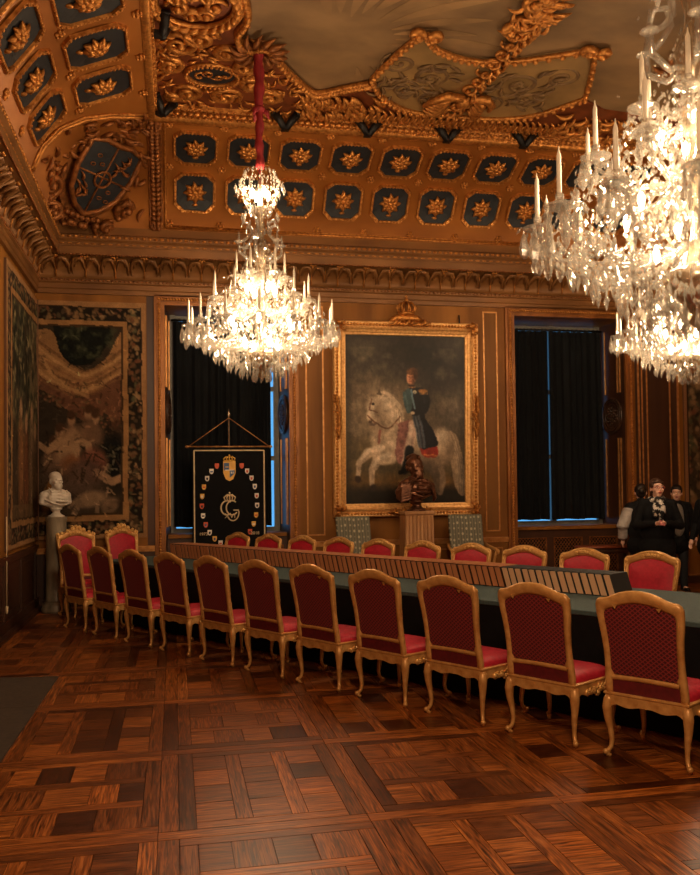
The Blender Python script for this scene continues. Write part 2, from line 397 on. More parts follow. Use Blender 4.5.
# parquet: square panels with seam strips; every plank an own island
mb=MB(); PX,PY=1.03,1.31; OX,OY=-.04,4.196; G=.0009
mb.bb(LW,RW,FW,B+.8,-.06,-.006,2)
def plank(x0,x1,y0,y1,ax):
    x0,x1=max(x0,LW),min(x1,RW); y0,y1=max(y0,FW),min(y1,B+.3)
    if x1-x0<.01 or y1-y0<.01: return
    x0+=G;x1-=G;y0+=G;y1-=G; b=.0012
    vs=[(x0,y0,-.006),(x1,y0,-.006),(x1,y1,-.006),(x0,y1,-.006),(x0+b,y0+b,0),(x1-b,y0+b,0),(x1-b,y1-b,0),(x0+b,y1-b,0)]
    mb.add(vs,[(4,5,6,7),(0,1,5,4),(1,2,6,5),(2,3,7,6),(3,0,4,7)],0 if ax=='x' else 1)
SW=.10
for i in range(-3,10):
    for j in range(-7,8):
        x0=OX+i*PX; y0=OY+j*PY
        plank(x0-SW/2,x0+SW/2,y0+SW/2,y0+PY-SW/2,'y')
        plank(x0-SW/2,x0+PX-SW/2,y0-SW/2,y0+SW/2,'x')
        a0,a1,b0,b1=x0+SW/2,x0+PX-SW/2,y0+SW/2,y0+PY-SW/2
        fw=.085
        if (i+j)%2==0:
            plank(a0,a0+fw,b0,b1,'y'); plank(a1-fw,a1,b0,b1,'y'); plank(a0+fw,a1-fw,b0,b0+fw,'x'); plank(a0+fw,a1-fw,b1-fw,b1,'x')
            A0,A1,B0,B1=a0+fw,a1-fw,b0+fw,b1-fw; cw=(A1-A0-2*fw)/3
            for c in range(3):
                c0=A0+c*(cw+fw)
                if c<2: plank(c0+cw,c0+cw+fw,B0,B1,'y')
                for r in range(4):
                    h=(B1-B0)/4; plank(c0,c0+cw,B0+r*h,B0+(r+1)*h,'x')
        else:
            plank(a0,a1,b0,b0+fw,'x'); plank(a0,a1,b1-fw,b1,'x'); plank(a0,a0+fw,b0+fw,b1-fw,'y'); plank(a1-fw,a1,b0+fw,b1-fw,'y')
            A0,A1,B0,B1=a0+fw,a1-fw,b0+fw,b1-fw; ch=(B1-B0-2*fw)/3
            for c in range(3):
                c0=B0+c*(ch+fw)
                if c<2: plank(A0,A1,c0+ch,c0+ch+fw,'x')
                cut=[0,.3,.62,.82,1] if c%2 else [0,.2,.45,.7,1]
                for r in range(4): plank(A0+cut[r]*(A1-A0),A0+cut[r+1]*(A1-A0),c0,c0+ch,'y' if (r+c)%2 else 'x')
floor=struct(mb.build('floor',[M['plank_x'],M['plank_y'],M['underfloor']],fix=False))

# windows: front opening, splayed reveals, back plane
WIN=[(-.13,1.70),(5.34,7.27)]; WT=4.37; WB=13.5; SPL=.07
mb=MB()
xs=[LW-.15]+[x for w in WIN for x in w]+[RW+.15]
for k in range(0,6,2): mb.bb(xs[k],xs[k+1],B,B+.95,-.06,7.0)
for a,b in WIN: mb.bb(a,b,B,B+.95,WT,7.0)
wall_back=struct(mb.build('wall_back',M['wood']))
mb=MB(); mb.bb(LW-.15,LW,FW-.15,B,-.06,7.0); wall_left=struct(mb.build('wall_left',M['wood']))
mb=MB(); mb.bb(RW,RW+.15,FW-.15,B,-.06,7.0); wall_right=struct(mb.build('wall_right',M['wood']))
mb=MB(); mb.bb(LW,RW,FW-.15,FW,-.06,7.0); wall_front=struct(mb.build('wall_front',M['plaster']))
mb=MB(); mb.bb(LW+1.4,RW-1.4,FW+1.4,B-1.4,CZ,CZ+.3); ceiling=struct(mb.build('ceiling',M['ceil_paint']))

# panel lines on the back wall and dado
def line_frame(mb, x0,x1,z0,z1, y, w=.022, d=.016):
    for a,b,c,e in ((x0,x1,z0,z0+w),(x0,x1,z1-w,z1),(x0,x0+w,z0+w,z1-w),(x1-w,x1,z0+w,z1-w)): mb.bb(a,b,y-d,y+.003,c,e)
mb=MB()
for x0,x1 in ((1.96,2.24),(4.82,5.06)): line_frame(mb,x0,x1,.93,4.43,B)
line_frame(mb,7.66,8.1,.93,4.43,B); mb.bb(7.5,7.53,B-.02,B,.0,4.5); mb.bb(7.57,7.59,B-.02,B,.0,4.5); mb.bb(8.22,8.25,B-.02,B,0,4.5)
for x0,x1 in ((2.0,3.0),(3.9,5.1),(7.6,8.9)): line_frame(mb,x0,x1,.12,.68,B)
for x0,x1 in ((-1.8,-.45),): line_frame(mb,x0,x1,.18,.72,B)
struct(mb.build('panel_line',M['gold_line'],wall_back))
mb=MB()
for x0,x1 in ((1.98,2.22),(4.84,5.04),(7.68,8.08)): mb.bb(x0,x1,B-(.006 if x0<7 else -.001),B+.002,.95,4.41)
struct(mb.build('wall_panel',noisy('panel wood',rgb(98,60,24),rgb(132,88,38),3,(1.4,1.4,.12),.55,spec=.22),wall_back))
mb=MB()
for x0,x1 in ((LW,-.29),(1.87,5.19),(7.45,RW)):
    mb.bb(x0,x1,B-.05,B,.80,.84); mb.bb(x0,x1,B-.03,B,.76,.80)
struct(mb.build('dado_rail',M['gold_line'],wall_back))
mb=MB(); mb.bb(LW,LW+.05,FW,B-.05,.86,.90); mb.bb(LW,LW+.03,FW,B-.05,.81,.86)
for k in range(12):
    y0=B-.25-1.1*k; 
    for a,b,c,e in ((y0-.95,y0,.22,.245),(y0-.95,y0,.70,.725),(y0-.95,y0-.925,.245,.70),(y0-.025,y0,.245,.70)): mb.bb(LW,LW+.018,a,b,c,e)
    mb.bb(LW,LW+.03,y0+.04,y0+.11,.14,.8)
struct(mb.build('wainscot_moulding',M['wood_dark'],wall_left))
mb=MB()
mb.bb(LW,LW+.012,FW,B,.0,.8); struct(mb.build('wainscot_panel',M['wood_dark'],wall_left))
mb=MB(); mb.bb(LW,LW+.12,FW,B-.04,0,.05); mb.bb(LW,LW+.05,FW,B-.04,.05,.16); struct(mb.build('baseboard_left',M['wood_dark']))
mb=MB()
for x0,x1 in ((LW+.05,-.29),(1.87,5.19),(7.45,RW)): mb.bb(x0,x1,B-.045,B,0,.11)
struct(mb.build('baseboard_back',M['wood_dark']))

mb=MB(); mb.bb(7.46,8.24,B-.004,B+.002,.85,4.5); mb.bb(-.39,-.285,B-.004,B+.002,.85,4.5); mb.bb(LW,-.29,B-.004,B+.002,0,.77); struct(mb.build('dark_panel',M['wood_dark'],wall_back))  # dark wood facing; the right panel's tone also stands in for light falloff
# window niches
for wi,(a,b) in enumerate(WIN):
    a2,b2=a+SPL,b-SPL
    mb=MB()
    for x,x2,s in ((a,a2,1),(b,b2,-1)):
        # splayed reveal boarding
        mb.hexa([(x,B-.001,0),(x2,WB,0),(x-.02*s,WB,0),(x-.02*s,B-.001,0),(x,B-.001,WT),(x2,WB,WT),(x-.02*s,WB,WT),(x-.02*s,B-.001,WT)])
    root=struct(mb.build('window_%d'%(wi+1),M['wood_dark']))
    # casing round the opening, stepped with a gilt rope edge
    mb=MB(); cw=.15
    for (o0,o1,d) in ((0,.05,.05),(.05,.11,.075),(.11,.15,.045)):
        mb.bb(a-o1,a-o0,B-d,B,0,WT+o1); mb.bb(b+o0,b+o1,B-d,B,0,WT+o1); mb.bb(a-o0,b+o0,B-d,B,WT+o0,WT+o1)
    struct(mb.build('window_casing',noisy('gilt brown casing',rgb(120,72,32),rgb(160,102,50),8,(1,1,.3),.4,metal=.4),root))
    mb=MB()
    for x in (a-.08,b+.08):
        z=.02
        while z<WT+.05:
            mb.ell((x,B-.08,z),(.02,.014,.026),R=Matrix.Rotation(.6,3,'Y'),n=6,k=4); z+=.042
    x=a-.08
    while x<b+.08:
        mb.ell((x,B-.08,WT+.08),(.026,.014,.02),R=Matrix.Rotation(.6,3,'Y'),n=6,k=4); x+=.042
    struct(mb.build('rope_moulding',M['gold'],root))
    # frame, pane, sill
    mb=MB()
    for x in (a2,(a2+b2)/2-.04,b2-.08): mb.bb(x,x+.08,WB-.06,WB+.02,.98,WT)
    for z in (.98,2.1,3.2,WT-.08): mb.bb(a2+.08,(a2+b2)/2-.04,WB-.05,WB+.01,z,z+.07); mb.bb((a2+b2)/2+.04,b2-.08,WB-.05,WB+.01,z,z+.07)
    struct(mb.build('window_frame',M['white_paint'],root))
    mb=MB(); mb.bb(a2,b2,WB+.025,WB+.03,.98,WT); struct(mb.build('pane',M['pane'],root))
    # radiator cover with sill board
    yc=B+.17
    mb=MB(); mb.bb(a+.03,b-.03,yc-.04,WB+.03,.93,.985)
    struct(mb.build('window_sill',M['wood'],root))
    mb=MB(); mb.bb(a+.02,b-.02,yc,yc+.03,0,.13); mb.bb(a+.02,b-.02,yc,yc+.03,.80,.93)
    n=3; pw=(b-a-.04)/n
    for k in range(n+1): x=a+.02+pw*k; mb.bb(max(a+.02,x-.06),min(b-.02,x+.06),yc,yc+.03,.13,.80)
    mb.bb(a+.02,b-.02,yc+.06,yc+.08,0,.93,1)
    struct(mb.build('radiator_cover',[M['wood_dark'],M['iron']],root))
    for k in range(n):
        x0=a+.02+pw*k+.06; x1=a+.02+pw*(k+1)-.06
        mb=MB()
        for q in range(-18,30):
            for sg in (1,-1):
                # diagonal lattice clipped to the opening
                c=x0+q*.055; pts=[]
                for z in (.13,.80):
                    pts.append((c+sg*(z-.13)*.8,z))
                (xa,za),(xb,zb)=pts
                ts=[0,1]
                for X in (x0,x1):
                    if abs(xb-xa)>1e-6: ts.append((X-xa)/(xb-xa))
                ts=sorted(t for t in ts if -1e-6<=t<=1+1e-6)
                ins=[t for t in ts if x0-1e-4<=xa+(xb-xa)*t<=x1+1e-4]
                if len(ins)>=2 and ins[-1]-ins[0]>.02:
                    p=[(xa+(xb-xa)*t,yc+.02,za+(zb-za)*t) for t in (ins[0],ins[-1])]
                    mb.tube(p,.006,4,sm=False)
        for A0,A1,C0,C1 in ((x0,x1,.13,.145),(x0,x1,.785,.80),(x0,x0+.015,.145,.785),(x1-.015,x1,.145,.785)): mb.bb(A0,A1,yc-.008,yc+.02,C0,C1)
        struct(mb.build('radiator_grille',M['gold_old'],root))
    # reveal mouldings and round plaque on each reveal
    for s,x in ((1,a),(-1,b)):
        def rp(u,v,h,s=s,x=x):  # u depth, v height, h off the reveal
            return V((x+s*SPL*u/(WB-B)+s*h,B+u,v))
        mb=MB()
        for u0 in (.10,.17,.52):
            for z0,z1 in ((1.1,2.42),(3.18,4.25)): mb.prism([(u0,z0),(u0+.022,z0),(u0+.022,z1),(u0,z1)],rp,-.002,.018)
        struct(mb.build('reveal_moulding',M['gold_line'],root))
        mb=MB(); c=(.34,2.8)
        for r0,r1,h in ((.29,.25,.03),(.25,.22,.05),(.19,.17,.035)):
            pts=[rp(c[0]+r0*math.cos(q)*.95,c[1]+r0*math.sin(q),h*.5) for q in [2*PI*k/28 for k in range(28)]]
            mb.tube(pts,(r0-r1)*.55,6,closed=True)
        mb.prism([(c[0]+.23*math.cos(2*PI*k/28),c[1]+.25*math.sin(2*PI*k/28)) for k in range(28)],rp,-.002,.012)
        for k in range(26):
            q=k*2.4; r=.018*math.sqrt(k)*1.7; mb.ell(rp(c[0]+r*math.cos(q),c[1]+r*math.sin(q),.02),.024,n=6,k=4)
        struct(mb.build('round_plaque',noisy('dark carved plaque',rgb(40,26,18),rgb(76,50,34),12,rough=.35),root))
    mb=MB(); mb.tube([(a2+.02,WB-.16,WT-.10),(b2-.02,WB-.16,WT-.10)],.016,8)
    struct(mb.build('curtain_rail',M['iron'],root))

def curtain(x0,x1,label,seed,tilt=0,dy=0):
    r=random.Random(seed); z0,z1=1.075,WT-.118; ph=r.random()*6
    def prof(u): return .022*math.sin(u*(x1-x0)*2*PI/.125+ph+.9*math.sin(u*9+ph))+.008*math.sin(u*(x1-x0)*70+seed)
    mb=MB()
    def f(side):
        def g(u,v):
            z=z0+(z1-z0)*v; sway=tilt*(1-v)
            return V((x0+(x1-x0)*u+sway*u,WB-.16+dy+prof(u)*(.75+.3*(1-v))+side,z+(.006*math.sin(u*14+seed) if v==0 else 0)))
        return g
    mb.grid(f(-.006),90,14); mb.grid(f(.006),90,14)
    o=mb.build('curtain',M['curtain'],fix=False)
    # pleat heading hooks over the rail
    mb=MB()
    for k in range(12):
        x=x0+(x1-x0)*(k+.5)/12; mb.tube([(x+.026*math.cos(q),WB-.16+dy*.5,WT-.10+.022*math.sin(q)) for q in [2*PI*j/10 for j in range(10)]],.004,5,closed=True)
    mb.build('curtain_ring',M['iron'],o)
    return o
a,b=WIN[0]
tag(curtain(a+SPL+.05,.82,'',1),'black curtain covering the left half of the window behind the black banner','curtain')
tag(curtain(.79,b-SPL-.15,'',2,0,-.075),'black curtain on the right half of the window behind the banner, beside blue daylight','curtain')
a,b=WIN[1]
tag(curtain(a+SPL+.01,6.19,'',3),'black curtain left of the slit of daylight in the right-hand window','curtain')
tag(curtain(6.218,b-SPL-.05,'',4,.03),'wider black curtain right of the slit of daylight in the right-hand window','curtain')

# ------------------------------------------------------------------ cornice, frieze, cove (run round the whole room, mitred)
def ring(mb, prof, mi=0, sm=False):
    vs=[]
    for d,z in prof: vs+= [(LW+d,FW+d,z),(RW-d,FW+d,z),(RW-d,B-d,z),(LW+d,B-d,z)]
    fs=[(i*4+k,i*4+(k+1)%4,(i+1)*4+(k+1)%4,(i+1)*4+k) for i in range(len(prof)-1) for k in range(4)]
    mb.add(vs,fs,mi,sm)
mb=MB()
ring(mb,[(0,4.50),(.045,4.50),(.045,4.56),(.06,4.575),(.06,4.64),(.085,4.66),(.085,4.70),(.06,4.71)])
ring(mb,[(.06,4.71)]+[(.07+.25*(1-math.cos(q)),4.72+.27*math.sin(q)) for q in [PI/2*k/8 for k in range(9)]]+[(.33,4.99)],0,True)
ring(mb,[(.33,4.99),(.37,4.985),(.37,5.10),(.345,5.115),(.345,5.17),(.385,5.20),(.385,5.26),(.34,5.29),(.33,5.40),(0,5.42)])
cornice=struct(mb.build('trim_1',M['cornice'],fix=False))
def bead_row(mb, d, z, step, r, y0=3.5, el=1.5, xr=None):
    x0,x1=xr or (LW+d,RW-d); x=x0+step/2
    while x<x1: mb.ell((x,B-d,z),(r*el,r,r),n=6,k=4); x+=step
    y=B-d-step/2
    while y>y0: mb.ell((LW+d,y,z),(r,r*el,r),n=6,k=4); y-=step
mb=MB(); bead_row(mb,.385,5.235,.085,.022); bead_row(mb,.35,5.145,.11,.012,el=3.2)
struct(mb.build('bead_moulding',M['gold'],cornice))
mb=MB(); bead_row(mb,.085,4.685,.06,.014); bead_row(mb,.37,4.985,.045,.014); struct(mb.build('bead_moulding',M['gold_old'],cornice))
# acanthus frieze on the hollow between the bead rows
def fr(side,a,s,h):   # s 0..1 up the hollow, h off it
    q=PI/2*s; d=.07+.25*(1-math.cos(q))+h*math.cos(q)*.9+h*.1; z=4.72+.27*math.sin(q)-h*math.sin(q)*.6
    return V((a,B-d,z)) if side=='b' else V((LW+d,a,z))
mc=MB(); ml=MB()
def frieze_unit(side,a,p):
    mc.tube([fr(side,a,s,.016) for s in (.02,.3,.6,.9)],[.012,.010,.011,.016],6)
    for k in (-1,0,1): mc.ell(fr(side,a+k*.034,.97,.03+.010*(k==0)),(.022,.018,.016),n=6,k=4)
    for sg in (-1,1):
        for j,(w,lo,r) in enumerate(((.10,.60,.022),(.15,.38,.024),(.185,.12,.022))):
            ml.tube([fr(side,a+sg*x,s,h) for x,s,h in ((.012,.30+.2*j*.3,.012),(w*.35,.80+.05*j,.04),(w*.75,.86,.06),(w,(lo+.8)/2,.05),(w*.98,lo,.03))],[r*.5,r,r*1.1,r*.9,r*.3],6)
    c=a+p/2
    mc.tube([fr(side,c,s,.022) for s in (.18,.40,.62)],[.005,.012,.006],5)
    for k in (-1,1): mc.ell(fr(side,c+k*.02,.44,.025),(.014,.010,.010),n=6,k=4)
p=.41; x=LW+.30
while x<RW-.3: frieze_unit('b',x,p); x+=p
y=B-.30
while y>4.0: frieze_unit('l',y,-p); y-=p
struct(ml.build('acanthus_frieze',M['cornice'],cornice)); struct(mc.build('frieze_column',M['gold'],cornice))

CP=[(.33,5.40),(.39,5.58),(.47,5.74),(.58,5.90),(.72,6.03),(.88,6.14),(1.05,6.23),(1.25,6.31),(1.45,6.37),(1.66,6.42)]
SL=[0]
for k in range(1,len(CP)): SL.append(SL[-1]+math.hypot(CP[k][0]-CP[k-1][0],CP[k][1]-CP[k-1][1]))
SMAX=SL[-1]
def covep(s):
    s=max(-.02,min(SMAX+.02,s)); k=1
    while k<len(SL)-1 and s>SL[k]: k+=1
    t=(s-SL[k-1])/(SL[k]-SL[k-1]); d=CP[k-1][0]+t*(CP[k][0]-CP[k-1][0]); z=CP[k-1][1]+t*(CP[k][1]-CP[k-1][1])
    # smoothed direction
    a=max(0,k-2);b=min(len(CP)-1,k+1); dd=CP[b][0]-CP[a][0]; dz=CP[b][1]-CP[a][1]; l=math.hypot(dd,dz)
    return d,z,dz/l,-dd/l
def cv(side):
    def f(a,s,h):
        d,z,nd_,nz=covep(s); d+=nd_*h; z+=nz*h
        return V((a,B-d,z)) if side=='b' else V((LW+d,a,z))
    return f
def s_of_d(d):
    for k in range(1,len(CP)):
        if d<=CP[k][0]: return SL[k-1]+(SL[k]-SL[k-1])*(d-CP[k-1][0])/(CP[k][0]-CP[k-1][0])
    return SMAX
mb=MB(); ring(mb,CP,0,True); ring(mb,[(0,5.43),(0,6.6),(1.6,6.6)],0)
cove=struct(mb.build('trim_2',M['cove_wood'],fix=False))
# gilt lip between cove and flat ceiling
mb=MB(); ring(mb,[(1.64,6.40),(1.66,6.39),(1.72,6.40),(1.735,6.45),(1.72,6.54),(1.76,6.57),(1.77,6.62)],0,True)
lip=struct(mb.build('trim_3',M['gold'],fix=False))
mb=MB()
x=LW+LIP
while x<RW-LIP:
    for k,(d,z,r) in enumerate(((1.735,6.50,.034),(1.74,6.45,.022),(1.74,6.555,.02))):
        mb.ell((x+.03*k,B-d,z),(r*1.3,r*.8,r),n=6,k=4)
    x+=.085
y=B-LIP
while y>4:
    for k,(d,z,r) in enumerate(((1.735,6.50,.034),(1.74,6.45,.022),(1.74,6.555,.02))):
        mb.ell((LW+d,y-.03*k,z),(r*.8,r*1.3,r),n=6,k=4)
    y-=.085
struct(mb.build('lip_carving',M['gold'],lip))

# ------------------------------------------------------------------ scrolls
def curl(mb, mp, cx, cy, r, turns=1.4, a0=0, sg=1, rad=.02, h=.02, n=6, steps=18):
    pts=[];rr=[]
    for k in range(steps+1):
        t=k/steps; q=a0+sg*2*PI*turns*t; ra=r*(1-t)**.9+r*.1
        pts.append(mp(cx+ra*math.cos(q),cy+ra*math.sin(q),h*(.6+.8*t))); rr.append(rad*(.55+.75*math.sin(PI*min(1,t*1.1+.05))))
    mb.tube(pts,rr,n); mb.ell(pts[-1],rad*1.5,n=6,k=4)
def leaf(mb, mp, cx, cy, ang, L, wd, h=.02, bend=.5, n=6):
    pts=[];rr=[]
    for k in range(7):
        t=k/6; q=ang+bend*(t-.5)*1.4; pts.append(mp(cx+L*t*math.cos(q),cy+L*t*math.sin(q),h*(1+.8*math.sin(PI*t)))); rr.append(wd*math.sin(PI*(.12+.85*t)))
    mb.tube(pts,rr,n)
def coffer(side,a,s,w,h):
    f=cv(side); n=.105
    def oct_(w,h,n): return [(-w/2+n,-h/2),(w/2-n,-h/2),(w/2-n*.5,-h/2+n*.5),(w/2,-h/2+n),(w/2,h/2-n),(w/2-n*.5,h/2-n*.5),(w/2-n,h/2),(-w/2+n,h/2),(-w/2+n*.5,h/2-n*.5),(-w/2,h/2-n),(-w/2,-h/2+n),(-w/2+n*.5,-h/2+n*.5)]
    o=oct_(w,h,n); i=oct_(w-.08,h-.08,n)
    mb=MB(); mp=lambda u,v,k: f(a+u,s+v,k)
    # ground follows the hollow of the cove
    L=[mp(u,v,.008) for u,v in i]; c=mp(0,0,.008); mid=[mp(u*.5,v*.5,.008) for u,v in i]; k=len(i)
    mb.add(L+mid+[c],[(j,(j+1)%k,k+(j+1)%k,k+j) for j in range(k)]+[(k+j,k+(j+1)%k,2*k) for j in range(k)],0)
    root=struct(mb.build('coffer',M['coffer_dark'],cove,fix=False))
    mb=MB(); vs=[]
    for uo,(ui) in zip(o,i):
        vs+= [mp(uo[0],uo[1],0),mp(uo[0]*.985,uo[1]*.985,.035),mp(ui[0]*1.02,ui[1]*1.02,.035),mp(ui[0],ui[1],.004)]
    mb.add(vs,[(j*4+q,((j+1)%k)*4+q,((j+1)%k)*4+q+1,j*4+q+1) for j in range(k) for q in range(3)])
    # rope beads along the frame
    m_=[((p[0]+q[0])/2,(p[1]+q[1])/2) for p,q in zip(o,i)]
    for j in range(k):
        p,q=m_[j],m_[(j+1)%k]; L_=math.hypot(q[0]-p[0],q[1]-p[1]); nn=max(1,int(L_/.045))
        for t in range(nn): u=(t+.5)/nn; mb.ell(mp(p[0]+(q[0]-p[0])*u,p[1]+(q[1]-p[1])*u,.036),.019,n=5,k=4)
    struct(mb.build('coffer_frame',M['gold'],root,fix=False))
    mb=MB(); r=.145
    for t in range(8):
        q=2*PI*t/8; leaf(mb,mp,.03*math.cos(q),.03*math.sin(q),q,r*.95,.038,.022,.2,n=5); q+=PI/8; leaf(mb,mp,.02*math.cos(q),.02*math.sin(q),q,r*.75,.034,.034,-.3,n=5)
    mb.ell(mp(0,0,.05),(.055,.055,.045),n=8,k=5); mb.ell(mp(0,-r*1.25,.02),(.045,.03,.022),n=6,k=4)
    struct(mb.build('rosette',M['gold'],root))
def small_rosette(mb,side,a,s,r=.055):
    f=cv(side)
    for t in range(6): q=2*PI*t/6; mb.ell(f(a+r*.75*math.cos(q),s+r*.75*math.sin(q),.015),(r*.42,r*.42,r*.42),n=5,k=4)
    mb.ell(f(a,s,.025),r*.5,n=6,k=4)
S1,S2=s_of_d(.575),s_of_d(1.20); SM=(S1+S2)/2
mb=MB()
for k in range(0,11):
    x=.31+.716*k
    if x>RW-LIP-.2: break
    coffer('b',x,S1,.585,.60); coffer('b',x,S2,.60,.64)
    for s in (.09,SM,SMAX-.06): small_rosette(mb,'b',x-.358,s)
for k in range(0,7):
    y=9.88-.86*k; coffer('l',y-.02,S1-.06,.70,.60); coffer('l',y+.03,S2-.04,.70,.70)
    for s in (.09,SM,SMAX-.06): small_rosette(mb,'l',y+.43,s) if k or s>SM-.1 else None
struct(mb.build('small_rosette',M['gold'],cove))
# gilt line round the back coffer field, carved pilaster beside the corner
mb=MB(); f=cv('b')
mb.tube([f(-.10,s,.012) for s in np.linspace(.03,SMAX,12)],.018,6); mb.tube([f(-.10,.03,.012),f(RW-1.7,.03,.012)],.02,6)
mb.tube([f(-.06,.06,.006),f(RW-1.7,.06,.006)],.010,6)
struct(mb.build('field_moulding',M['gold'],cove))
mb=MB()
for s in np.linspace(.02,SMAX-.02,26):
    for sg in (-1,1): mb.ell(f(-.235+sg*.035,s,.03),(.04,.03,.045),R=Matrix.Rotation(sg*.5,3,'Y'),n=6,k=4)
mb.tube([f(-.155,s,.01) for s in np.linspace(.01,SMAX,12)],.016,6); mb.tube([f(-.315,s,.01) for s in np.linspace(.01,SMAX,12)],.016,6)
for s in (.05,SMAX-.08): 
    for k in range(4): mb.ell(f(-.30+.045*k,s,.04),(.026,.03,.05),n=6,k=4)
struct(mb.build('corner_pilaster',M['gold_old'],cove))
# arch edge on the left cove
fl=cv('l'); mb=MB()
AR=[(10.36,.0),(10.39,.25),(10.47,.50),(10.60,.75),(10.77,1.0),(10.92,1.2),(11.0,1.38)]
AR=[(y,s*SMAX/1.38) for y,s in AR]
for h,r,o in ((.015,.028,0),(.01,.016,-.06)): mb.tube([fl(y+o,s,h) for y,s in AR],r,7)
struct(mb.build('arch_moulding',M['gold'],cove))

# corner cartouche with quartered shield
C=V((LW+.99,B-.99,5.90)); nh=V((1,-1,0)).normalized(); nn_=(nh*.72+V((0,0,-.69))).normalized(); uu=V((1,1,0)).normalized(); vv=nn_.cross(uu)*-1
if vv.z<0: vv=-vv
def ct(u,v,h): return C+uu*u*1.22+vv*v*1.14+nn_*h*1.15
shield=[(-.30,.34),(-.15,.39),(0,.37),(.15,.39),(.30,.34),(.32,.05),(.27,-.2),(.15,-.36),(0,-.44),(-.15,-.36),(-.27,-.2),(-.32,.05)]
mb=MB(); mb.prism([(u*1.55,v*1.45) for u,v in shield],ct,-.45,-.02)
cart=struct(mb.build('corner_cartouche',M['gold_old'],cove))
mb=MB(); mb.prism([(u*1.1,v*1.1) for u,v in shield],ct,-.03,.05); struct(mb.build('shield',M['coffer_dark'],cart))
mb=MB()
pts=[ct(u*1.14,v*1.14,.05) for u,v in shield]; mb.tube(pts,.042,7,closed=True)
mb.tube([ct(-.33,.02,.055),ct(.33,-.02,.055)],.014,5); mb.tube([ct(0,.4,.055),ct(0,-.46,.055)],.014,5)
mb.tube([ct(.1*math.cos(q),.1*math.sin(q)-.02,.07) for q in np.linspace(0,2*PI,16)[:-1]],.018,6,closed=True)
for u,v in ((-.17,.24),(-.09,.15),(-.2,.12),(.15,-.15),(.08,-.25),(.18,-.27)):
    mb.tube([ct(u+.03*math.cos(q),v+.02*math.sin(q),.06) for q in np.linspace(0,2*PI,9)[:-1]],.008,5,closed=True)
for k in range(9): leaf(mb,ct,.1+.12*random.random(),.1+.18*random.random(),random.random()*6,.12,.02,.05); leaf(mb,ct,-.24+.14*random.random(),-.3+.22*random.random(),random.random()*6,.12,.02,.05)
struct(mb.build('shield_charge',M['gold_old'],cart))
mb=MB()
for sg in (-1,1):
    curl(mb,ct,sg*.47,.44,.13,1.5,PI/2,sg,.045,.05); curl(mb,ct,sg*.52,-.30,.13,1.5,-PI/2,-sg,.045,.05)
    curl(mb,ct,sg*.36,-.60,.12,1.4,PI,sg,.04,.05)
    for k in range(13):
        t=k/12; q=PI*.42-PI*.95*t; mb.ell(ct(sg*.60*math.cos(q),.62*math.sin(q)-.04,.04),(.06,.05,.05),n=7,k=5)
    for k in range(8): leaf(mb,ct,sg*(.42+.12*random.random()),-.5+.9*k/8,random.random()*6,.16,.035,.04)
    mb.tube([ct(sg*.05,.50,.05),ct(sg*.22,.56,.07),ct(sg*.38,.54,.06),ct(sg*.47,.57,.05)],[.03,.05,.045,.03],7)
for k in range(-3,4): mb.ell(ct(k*.07,-.56+.01*abs(k),.06),(.045,.05,.04),n=7,k=5)
mb.tube([ct(.17*math.cos(q),.60+.02*math.sin(q),.05+.05*math.sin(q)) for q in np.linspace(0,2*PI,14)[:-1]],.03,6,closed=True)
for k in range(5):
    x=-.16+.08*k; mb.tube([ct(x,.60,.09),ct(x*1.3,.72,.10),ct(x*.4,.80,.08)],[.025,.03,.02],6)
mb.ell(ct(0,.84,.08),.045,n=8,k=6)
struct(mb.build('cartouche_scroll',M['gold_old'],cart))
# carved filler leaves around the cartouche, on both coves
mb=MB()
for k in range(70):
    s=random.uniform(.05,SMAX-.1)
    if random.random()<.5:
        d=covep(s)[0]; a=random.uniform(LW+d+.02,-.36)
        if a>LW+d: leaf(mb,f,a,s,random.random()*6,.2,.03,.02)
    else:
        d=covep(s)[0]; y1=B-d-.02; y0=np.interp(s,[q[1] for q in AR],[q[0] for q in AR])+.06
        if y1>y0: leaf(mb,fl,random.uniform(y0,y1),s,random.random()*6,.2,.03,.02)
struct(mb.build('carved_foliage',M['gold_old'],cove))

# ------------------------------------------------------------------ flat ceiling stucco (everything hangs a little below z = CZ)
def ce(u,v,h): return V((u,v,CZ-h))
def smooth(pts,n=6):
    out=[]
    for i in range(len(pts)-1):
        p0=V(pts[max(i-1,0)]+(0,));p1=V(pts[i]+(0,));p2=V(pts[i+1]+(0,));p3=V(pts[min(i+2,len(pts)-1)]+(0,))
        for k in range(n):
            t=k/n; q=.5*((2*p1)+(p2-p0)*t+(2*p0-5*p1+4*p2-p3)*t*t+(3*p1-p0-3*p2+p3)*t**3); out.append((q.x,q.y))
    out.append(pts[-1]); return out
EDGE=smooth([(.62,8.0),(.78,8.75),(.70,9.15),(.86,9.40),(1.05,9.35),(1.30,9.78),(1.62,10.22),(1.78,10.34),(1.98,10.22),(2.18,10.08),(2.36,9.98)])
mb=MB()
poly=[(LW+LIP,7.0),(.55,7.0)]+EDGE+[(2.5,10.3),(3.06,10.66),(4.3,10.72),(5.2,9.95),(5.6,10.2),(RW-LIP,10.4),(RW-LIP,B-LIP),(LW+LIP,B-LIP)]
mb.prism(poly,ce,-.02,.025); g_=struct(mb.build('stucco_ground',M['ceil_ground'],ceiling))
mb=MB()
mb.tube([ce(u,v,.05) for u,v in EDGE],.045,7)
for i in range(0,len(EDGE),1): mb.ell(ce(*EDGE[i],.085),.04,n=6,k=4)
